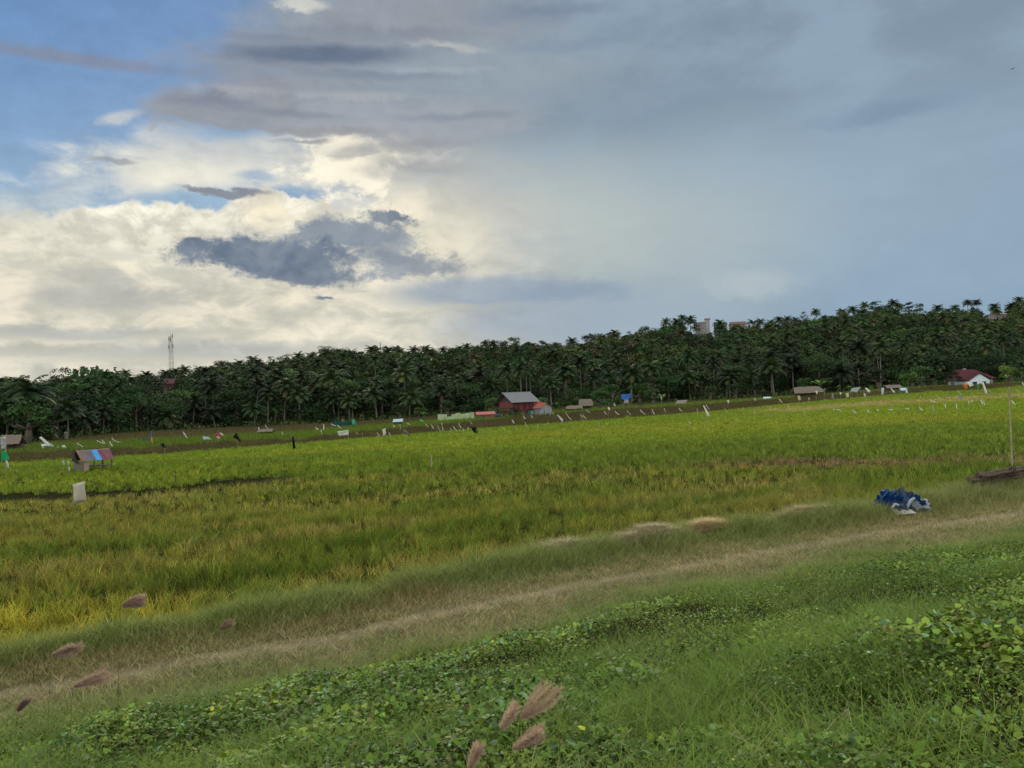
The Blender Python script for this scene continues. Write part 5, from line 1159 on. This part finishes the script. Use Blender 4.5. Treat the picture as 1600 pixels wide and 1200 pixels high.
# maroon roofed house
D = 160; a = at(1532, 603, D); zg = gz(a.x, a.y); MH = root('village_house', (a.x, a.y, zg), 'pale blue white house with maroon roof behind the grassy bank at the right', 'house', None, R(6)); s = D / F
Z = lambda py: at(1532, py, D).z - zg
m = MB(); m.box(-24 * s, 24 * s, .6, 5.6, -.8, Z(592), (.36, .45, .47)); m.build('wall', M_PAINT, MH)
m = MB(); zr_, ze_ = Z(576), Z(592); x0, x1 = -29 * s, 31 * s
m.add([(x0, .2, ze_), (x1, .2, ze_), (x1, 6, ze_), (x0, 6, ze_), (x0 + .4, 3.1, zr_), (x1 - 24 * s, 3.1, zr_)], [(0, 1, 5, 4), (1, 2, 5), (2, 3, 4, 5), (3, 0, 4), (3, 2, 1, 0)], (.08, .033, .036)); m.build('roof', M_TIN, MH)
zw, za = Z(594), Z(583.5); xa = -6 * s; hw = 17 * s
m = MB(); m.add([(xa - hw, -.9, -.8), (xa + hw, -.9, -.8), (xa + hw, -.9, zw), (xa, -.9, za), (xa - hw, -.9, zw), (xa - hw, 1.2, -.8), (xa + hw, 1.2, -.8), (xa + hw, 1.2, zw), (xa, 1.2, za), (xa - hw, 1.2, zw)],
      [(0, 1, 2, 3, 4), (9, 8, 7, 6, 5), (0, 4, 9, 5), (1, 6, 7, 2), (2, 7, 8, 3), (3, 8, 9, 4), (0, 5, 6, 1)], (.58, .68, .70)); m.build('front_wing', M_PAINT, MH)
for sg in (-1, 1):
    e1 = (hw + .35) * sg; P = [[Vector((xa + e1 * i, y, za + .08 + (zw - za) * 1.05 * i)) for y in (-1.2, .2, 2.4)] for i in range(2)]; m = MB(); m.sheet(P, .06, (.078, .032, .035)); m.build('wing_roof', M_TIN, MH)
win(MH, xa - 12 * s, xa - 5 * s, -.93, Z(601), Z(596)); win(MH, xa + 4 * s, xa + 10 * s, -.93, Z(601), Z(596)); win(MH, 16 * s, 22 * s, .57, Z(600), Z(595.5))
m = MB(); m.box(-.2, .3, 4.4, 4.9, zr_ - 1.5, zr_ + .25, (.3, .3, .3)); m.build('vent', M_PAINT, MH)
# pale block on the hill
D = 352; a = at(1098, 523, D); zg = gz(a.x, a.y); HB = root('hill_block', (a.x, a.y, zg), 'pale unfinished multi storey block with a stair tower on the hill', 'building', None, R(-12)); s = D / F
Z = lambda py: at(1098, py, D).z - zg
m = MB(); m.box(-10.5 * s, 5.5 * s, 0, 6, -1, Z(504), (.30, .29, .27)); m.build('wall', M_PAINT, HB)
m = MB(); m.box(5.5 * s, 11.5 * s, -.3, 5.5, -1, Z(499), (.33, .32, .30)); m.build('stair_tower', M_PAINT, HB); m = MB(); m.box(4 * s, 12.5 * s, -.8, 6, Z(499), Z(498) + .02, (.30, .29, .28)); m.build('slab', M_PAINT, HB)
m = MB(); m.box(-11 * s, 5.4 * s, -.35, 6.2, Z(504) + .003, Z(503), (.28, .25, .24)); m.build('parapet', M_PAINT, HB)
for r_i, py in enumerate((506.5, 509.5, 512.5)):
    for k in range(4): win(HB, (-8.6 + 3.4 * k) * s - .22, (-8.6 + 3.4 * k) * s + .22, -.03, Z(py + .9), Z(py - .6), c=(.14, .13, .12), frame=(.36, .34, .32))
roofhouse(1126, 503.5, 507, 513, 18, 356, (.20, .24, .21), (.20, .22, .20), 'grey green roofed house joined to the right of the pale block', 0, 5)
roofhouse(1153, 503, 507, 511, 24, 354, (.17, .10, .085), (.34, .30, .27), 'pinkish red roofed house on the ridge right of the pale block', 0, 5)
roofhouse(1176, 506, 508.5, 513, 9, 352, (.40, .41, .41), (.5, .5, .5), 'little white house on the ridge right of the pinkish roof', 0, 3)
rt = roofhouse(1559, 489.5, 492, 498, 22, 376, (.42, .40, .36), (.38, .36, .33), 'pale flat building on the ridge between the lone palm and the right edge', 0, 5)
m = MB(); s = 376 / F; zt_ = at(1559, 481, 376).z - rt.location.z; m.tube([(2 * s, 0, 1), (2 * s, 0, zt_)], .07, 5, (.1, .1, .1)); m.tube([(0 * s, 0, zt_ - .5), (4 * s, 0, zt_ - .5)], .05, 5, (.1, .1, .1)); m.build('antenna', M_PAINT, rt)
# lattice tower and mast
D = 420; a = at(268.5, 592, D); zg = gz(a.x, a.y); LT_ = root('lattice_tower', (a.x, a.y, zg - 4), 'tall thin red and white lattice telecom tower rising behind the left of the wood', 'tower'); H = at(265, 521, D).z - zg + 4
def tower_pt(k, t): w = 1.35 - .75 * t; return Vector((w * (1, -1, -1, 1)[k], w * (1, 1, -1, -1)[k], H * t))
n = 15; cT = [(.22, .12, .11), (.30, .30, .30)]
for k in range(4): m = MB(); m.tube([tower_pt(k, 0), tower_pt(k, .5), tower_pt(k, .97)], .06, 4, (.20, .16, .16)); m.build('leg', M_PAINT, LT_)
m = MB()
for i in range(n):
    t0, t1 = i / n * .97, (i + 1) / n * .97
    for k in range(4):
        j = (k + 1) % 4; m.tube([tower_pt(k, t0), tower_pt(j, t1)], .032, 4, cT[(i // 2) % 2]); m.tube([tower_pt(j, t0), tower_pt(k, t1)], .032, 4, cT[(i // 2) % 2]); m.tube([tower_pt(k, t1), tower_pt(j, t1)], .032, 4, cT[(i // 2) % 2])
m.build('bracing', M_PAINT, LT_)
for i, (z, a_, wz) in enumerate([(H * .97, 0, 1.1), (H * .93, 2.1, 1.0), (H * .93, 4.2, 1.0), (H * .85, .6, 1.3), (H * .84, 3.4, 1.2)]):
    m = MB(); c_, s_ = math.cos(a_), math.sin(a_); m.box(c_ * 1.1 - .2, c_ * 1.1 + .2, s_ * 1.1 - .15, s_ * 1.1 + .15, z - wz, z + wz, (.24, .24, .24)); m.tube([(c_ * .5, s_ * .5, z), (c_ * 1.1, s_ * 1.1, z)], .05, 4, (.2, .2, .2)); m.build('antenna', M_PAINT, LT_)
m = MB(); m.tube([(0, 0, H * .9), (0, 0, H * 1.02)], .05, 5, (.2, .2, .2)); m.build('rod', M_PAINT, LT_)
a = at(594.5, 546, 330); rt = root('radio_mast', (a.x, a.y, gz(a.x, a.y)), 'thin short mast sticking out of the wood on the ridge, left of the centre', 'mast'); H = at(594, 534, 330).z - rt.location.z; m = MB()
for k in range(3): m.tube([(.35 * math.cos(k * 2.1), .35 * math.sin(k * 2.1), 0), (.05 * math.cos(k * 2.1), .05 * math.sin(k * 2.1), H)], .06, 4, (.12, .12, .12))
for i in range(14): z = H * i / 14; w = .35 * (1 - i / 14) + .05; m.tube([(-w, 0, z), (w, 0, z + .4)], .035, 4, (.12, .12, .12))
m.build('frame', M_PAINT, rt)

# ---- heaps beside the track
def heap(px0, py0, px1, py1, hgt, wid, label, col=(.40, .34, .21), name='straw_heap'):
    A_, B_ = [Vector((*(lambda D: at(px, py, D))(hit(px, py, 60)).xy, 0)) for px, py in ((px0, py0), (px1, py1))]; n, m_ = 26, 9; ax = (B_ - A_); sd = Vector((-ax.y, ax.x, 0)).normalized()
    c0 = (A_ + B_) / 2; zg = gz(c0.x, c0.y); V = []; r = np.random.default_rng(int(px0))
    for i in range(n + 1):
        t = i / n; env = math.sin(math.pi * min(max(t, .02), .98)) ** .6 * (.75 + .5 * float(vnoise(np.array([t * 6]), np.array([px0]), 3)[0]))
        for j in range(m_ + 1):
            u = j / m_ * 2 - 1; p = A_ + ax * t + sd * u * wid * .5 * (.5 + .5 * env); z = gz(p.x, p.y) - .03 + hgt * env * max(0, 1 - u * u) ** .7; V.append((p.x - c0.x, p.y - c0.y, z - zg + float(r.normal(0, .012))))
    gi = np.arange((n + 1) * (m_ + 1)).reshape(n + 1, m_ + 1); Q = np.stack([gi[:-1, :-1], gi[1:, :-1], gi[1:, 1:], gi[:-1, 1:]], -1).reshape(-1, 4); V = np.array(V)
    C = np.repeat(np.array([col]) * .8, len(V), 0); k = r.integers(0, len(V), 5200); P = V[k] + r.normal(0, .03, (len(k), 3)) * [1, 1, .4]
    bl = blades(P, r.uniform(.08, .22, len(k)), r.uniform(.005, .011, len(k)), varcol(np.repeat(np.array([col]) * 1.15, len(k), 0), .25), 1.7, 1.0)
    bl[0][:, 2] = bl[0][:, 2] * .55 + .45 * np.repeat(P[:, 2], 6)
    V, Q, C = join([(V, Q, C), bl]); o = link(name, mesh_np(name, V, Q, C), M_STRAW, None, (c0.x, c0.y, zg)); tag(o, label, 'straw heap', 'straw heaps along the rice edge'); return o
heap(795, 882, 955, 862, .28, .8, 'long low grey strip of straw at the rice edge, leftmost heap')
heap(955, 868, 1065, 845, .36, .9, 'rounded straw mound, tallest of the straw heaps')
heap(1088, 845, 1125, 836, .32, .6, 'small orange tinted straw clump between the mound and the long heap', (.58, .43, .22))
heap(1205, 826, 1330, 806, .28, .8, 'long pale straw heap nearest the crumpled tarpaulin', (.42, .34, .20))
# crumpled plastic heap
D = hit(1410, 800, 60); a = at(1410, 812, D - .6); TH = root('tarpaulin_heap', (a.x, a.y, gz(a.x, a.y)), 'crumpled heap of blue and white plastic tarpaulin on the field edge', 'tarpaulin', None, R(20)); s = D / F
def crumple(name, cx, cy, rx, ry, h, seed, palette, fold=.45):
    n, k = 34, 16; V = []; C = []
    for i in range(k + 1):
        for j in range(n):
            t = i / k; a_ = j / n * 2 * math.pi; rr = math.sin(t * math.pi / 2); x = math.cos(a_) * rx * rr; y = math.sin(a_) * ry * rr; z = h * math.cos(t * math.pi / 2)
            f = fbm(np.array([x * 7 + seed]), np.array([y * 7 + z * 5]), seed, 3)[0] - .5; f2 = abs(fbm(np.array([x * 11 + seed * 3]), np.array([z * 12 + y * 4]), seed + 5, 2)[0] - .5)
            q = 1 + fold * f * 2 - f2 * .9; V.append((cx + x * q, cy + y * q, max(z * q, -.05) if i < k else -.08))
            C.append(palette[int(np.clip((vnoise(np.array([x * 5 + z * 9 + seed]), np.array([y * 4 - z * 6 + seed]), seed)[0]) * len(palette), 0, len(palette) - 1))])
    gi = np.arange((k + 1) * n).reshape(k + 1, n); g2 = np.roll(gi, -1, 1); Q = np.stack([gi[:-1], gi[1:], g2[1:], g2[:-1]], -1).reshape(-1, 4)
    link(name, mesh_np(name, np.array(V), Q, np.array(C)), M_TARP, TH)
M_TARP = mat_surf('tarp_plastic', (1, 1, 1), (.7, .7, .72), 9, .35, attr=True, bump=.4)
NB, LB, WB, DG = (.007, .025, .085), (.045, .095, .17), (.29, .32, .34), (.04, .045, .05)
crumple('blue_sheet', -21 * s, .1, 20 * s, .40, .56, 4, [NB, NB, LB, NB, NB, WB, NB])
crumple('folded_sheet', -24 * s, -.28, 18 * s, .22, .26, 8, [WB, LB, NB, DG, NB])
crumple('peak_sheet', 2 * s, .0, 11 * s, .3, .60, 12, [WB, NB, LB, DG, NB])
crumple('grey_sheet', 23 * s, .05, 18 * s, .36, .46, 17, [WB, (.22, .25, .25), DG, NB, (.22, .25, .25)])
crumple('flat_sheet', 33 * s, -.1, 14 * s, .25, .26, 23, [(.36, .39, .36), WB, DG])
def roll_(pts, r_, c, nm): m = MB(); m.tube([Vector(p) for p in pts], r_, 8, c); m.build(nm, M_TARP, TH, True)
roll_([(-40 * s, -.3, -.02), (-38 * s, -.33, .16), (-33 * s, -.36, .26), (-27 * s, -.38, .22)], .035, WB, 'edge_roll')
roll_([(-14 * s, -.42, .0), (-13 * s, -.44, .2), (-8 * s, -.46, .34), (-1 * s, -.45, .38)], .04, WB, 'edge_roll')
roll_([(-36 * s, .1, .3), (-26 * s, .0, .55), (-15 * s, -.05, .56), (-9 * s, -.1, .42)], .025, LB, 'edge_roll')
m = MB(); m.sheet([[Vector((-40 * s, -.5, .0)), Vector((-20 * s, -.62, .02)), Vector((-6 * s, -.6, .0))], [Vector((-38 * s, -.35, .12)), Vector((-22 * s, -.38, .14)), Vector((-6 * s, -.36, .10))]], .01, (.36, .35, .30)); m.build('apron', M_TARP, TH)
# weathered logs
b = at(1514, 777, 24.3); lr = random.Random(21)
for k in range(15):
    dy, dz = ((k % 4) * .15 - .2 + lr.uniform(-.03, .03), (k // 4) * .13 + .04); rad = lr.uniform(.05, .085); ln = lr.uniform(3.6, 4.8); dx = lr.uniform(-.15, .45)
    o = root('log', (b.x + dx, b.y + dy + .1, gz(b.x, b.y) + .08 + dz), 'rough dark pole in the low weathered log stack at the right edge', 'log', 'weathered logs stacked at the right edge')
    o.rotation_euler = (0, R(-1.5 + lr.uniform(-1, 1)), R(24 + lr.uniform(-3, 3))); m = MB(); r = random.Random(k); n = 14
    m.tube([(ln * i / n, r.uniform(-.03, .03), r.uniform(-.025, .025)) for i in range(n + 1)], [rad * r.uniform(.75, 1.15) * (1 - .3 * i / n) for i in range(n + 1)], 9, (.8, .7, .65)); m.build('trunk', M_DARKWOOD, o)
    m = MB(); m.tube([(.3 + .1 * k, 0, 0), (.22 + .1 * k, -.14, .10), (.1 + .1 * k, -.2, .2)], [.03, .018, .008], 6); m.build('branch_stub', M_DARKWOOD, o)
# ---- birds
def bird(px, py, D, span, rz, label, up=1.):
    o = root('bird', at(px, py, D), label, 'bird', None, rz); m = MB(); c = (.025, .025, .03); s_ = span
    m.tube([(-.26 * s_, 0, 0), (-.14 * s_, 0, .02 * s_), (.05 * s_, 0, .02 * s_), (.18 * s_, 0, .03 * s_), (.25 * s_, 0, .03 * s_), (.32 * s_, 0, .02 * s_)], [.008 * s_, .04 * s_, .06 * s_, .045 * s_, .03 * s_, .004 * s_], 8, c); m.build('body', M_PAINT, o, True)
    for sg in (-1, 1):
        m = MB(); P = [[Vector((.10 * s_ - .05 * s_ * t ** 2, sg * s_ * .5 * t, up * s_ * (.22 * t - .12 * t * t))), Vector((.02 * s_ - .02 * s_ * t, sg * s_ * .5 * t, up * s_ * (.22 * t - .13 * t * t))), Vector((-.10 * s_ + .06 * s_ * t, sg * s_ * .5 * t, up * s_ * (.21 * t - .12 * t * t)))] for t in (0, .3, .6, .85, 1.)]
        m.sheet(P, .006 * s_, c); m.build('wing', M_PAINT, o)
    m = MB(); m.sheet([[Vector((-.2 * s_, -.03 * s_, 0)), Vector((-.2 * s_, .03 * s_, 0))], [Vector((-.4 * s_, -.07 * s_, 0)), Vector((-.4 * s_, .07 * s_, 0))]], .006 * s_, c); m.build('tail', M_PAINT, o)
bird(1582, 108, 42, .30, .6, 'small dark bird flying near the top right corner of the sky')
bird(1192, 390, 70, .28, 1.2, 'tiny dark bird in the pale sky above the hill, right of the centre')
bird(398, 277, 80, .26, 2.4, 'tiny speck of a bird before the bright clouds')
bird(218, 492, 90, .26, .2, 'tiny speck of a bird low above the wood, left of the tower')
bird(1235, 656, 48, .30, .1, 'dark bird skimming low over the green field at the right')
# ---- seed heads of finger grass close to the lens
M_SEED = mat_leaf('seed_head', .35, .8, spec=.1)
def plume(px0, py0, px1, py1, D, fat, label, tone=(.43, .315, .23)):
    b, t = at(px0, py0, D), at(px1, py1, D); zg = gz(b.x - .05, b.y); rt = root('seed_head_grass', (b.x - .06, b.y, zg), label, 'grass plume', 'grass seed heads close to the camera'); o0 = rt.location.copy(); b, t = b - o0, t - o0
    m = MB(); m.tube([(0, 0, -.05), (b.x * .35, 0, b.z * .5), (b.x * .8, 0, b.z * .88), b], [.0013, .0011, .0009, .0008], 6, (.10, .14, .04)); m.build('stalk', M_SEED, rt)
    r = np.random.default_rng(int(px0)); ax = np.array(t - b); L = np.linalg.norm(ax); ax /= L; e1 = np.cross(ax, [0, 1, 0]); e1 /= np.linalg.norm(e1); e2 = np.cross(ax, e1); Vs = []; Cs = []
    for k in range(16):
        an = r.uniform(0, 6.28); sp = fat * r.uniform(.2, 1); off = e1 * math.cos(an) + e2 * math.sin(an); ln = L * r.uniform(.72, 1.0); q = r.uniform(.75, 1.3)
        for i in range(330):
            tt = r.uniform(.02, 1); P = np.array(b) + ax * ln * tt + off * L * sp * .5 * math.sin(tt * 1.7) + np.array([0, 0, -.06]) * L * tt ** 2
            d = ax * r.uniform(.5, 1.1) + (e1 * r.normal() + e2 * r.normal()) * .55; d /= np.linalg.norm(d); h = d * r.uniform(.008, .018); w = np.cross(d, r.normal(size=3)); w = w / np.linalg.norm(w) * .00042
            Vs += [P - w, P + w, P + h + w * .3, P + h - w * .3]; Cs += [np.array(tone) * q * r.uniform(.7, 1.35)] * 4
    V = np.array(Vs); me = mesh_np('plume', V, np.arange(len(V)).reshape(-1, 4), np.clip(np.array(Cs), 0, .8)); link('plume', me, M_SEED, rt)
plume(812, 1125, 868, 1064, 2.3, .46, 'largest pinkish brown grass plume at the bottom centre')
plume(782, 1142, 808, 1098, 2.3, .50, 'narrow upright grass plume left of the largest one')
plume(800, 1172, 848, 1134, 2.3, .55, 'grass plume just below the largest one')
plume(733, 1204, 750, 1160, 2.25, .35, 'thin grass plume cut by the bottom edge')
plume(189, 947, 227, 935, 3.0, .5, 'purplish plume over the rice at the left, highest of the left group', (.38, .275, .215))
plume(80, 1025, 125, 1005, 3.0, .5, 'purplish plume near the left edge beside the rice', (.37, .27, .21))
plume(114, 1074, 178, 1045, 3.0, .45, 'long purplish plume above the left end of the track', (.38, .275, .215))
plume(343, 984, 361, 971, 3.2, .6, 'small round brownish plume standing apart, right of the left group', (.30, .22, .15))
plume(27, 1112, 44, 1090, 3.0, .5, 'small dark plume close to the left edge, lowest of the left group', (.27, .19, .16))
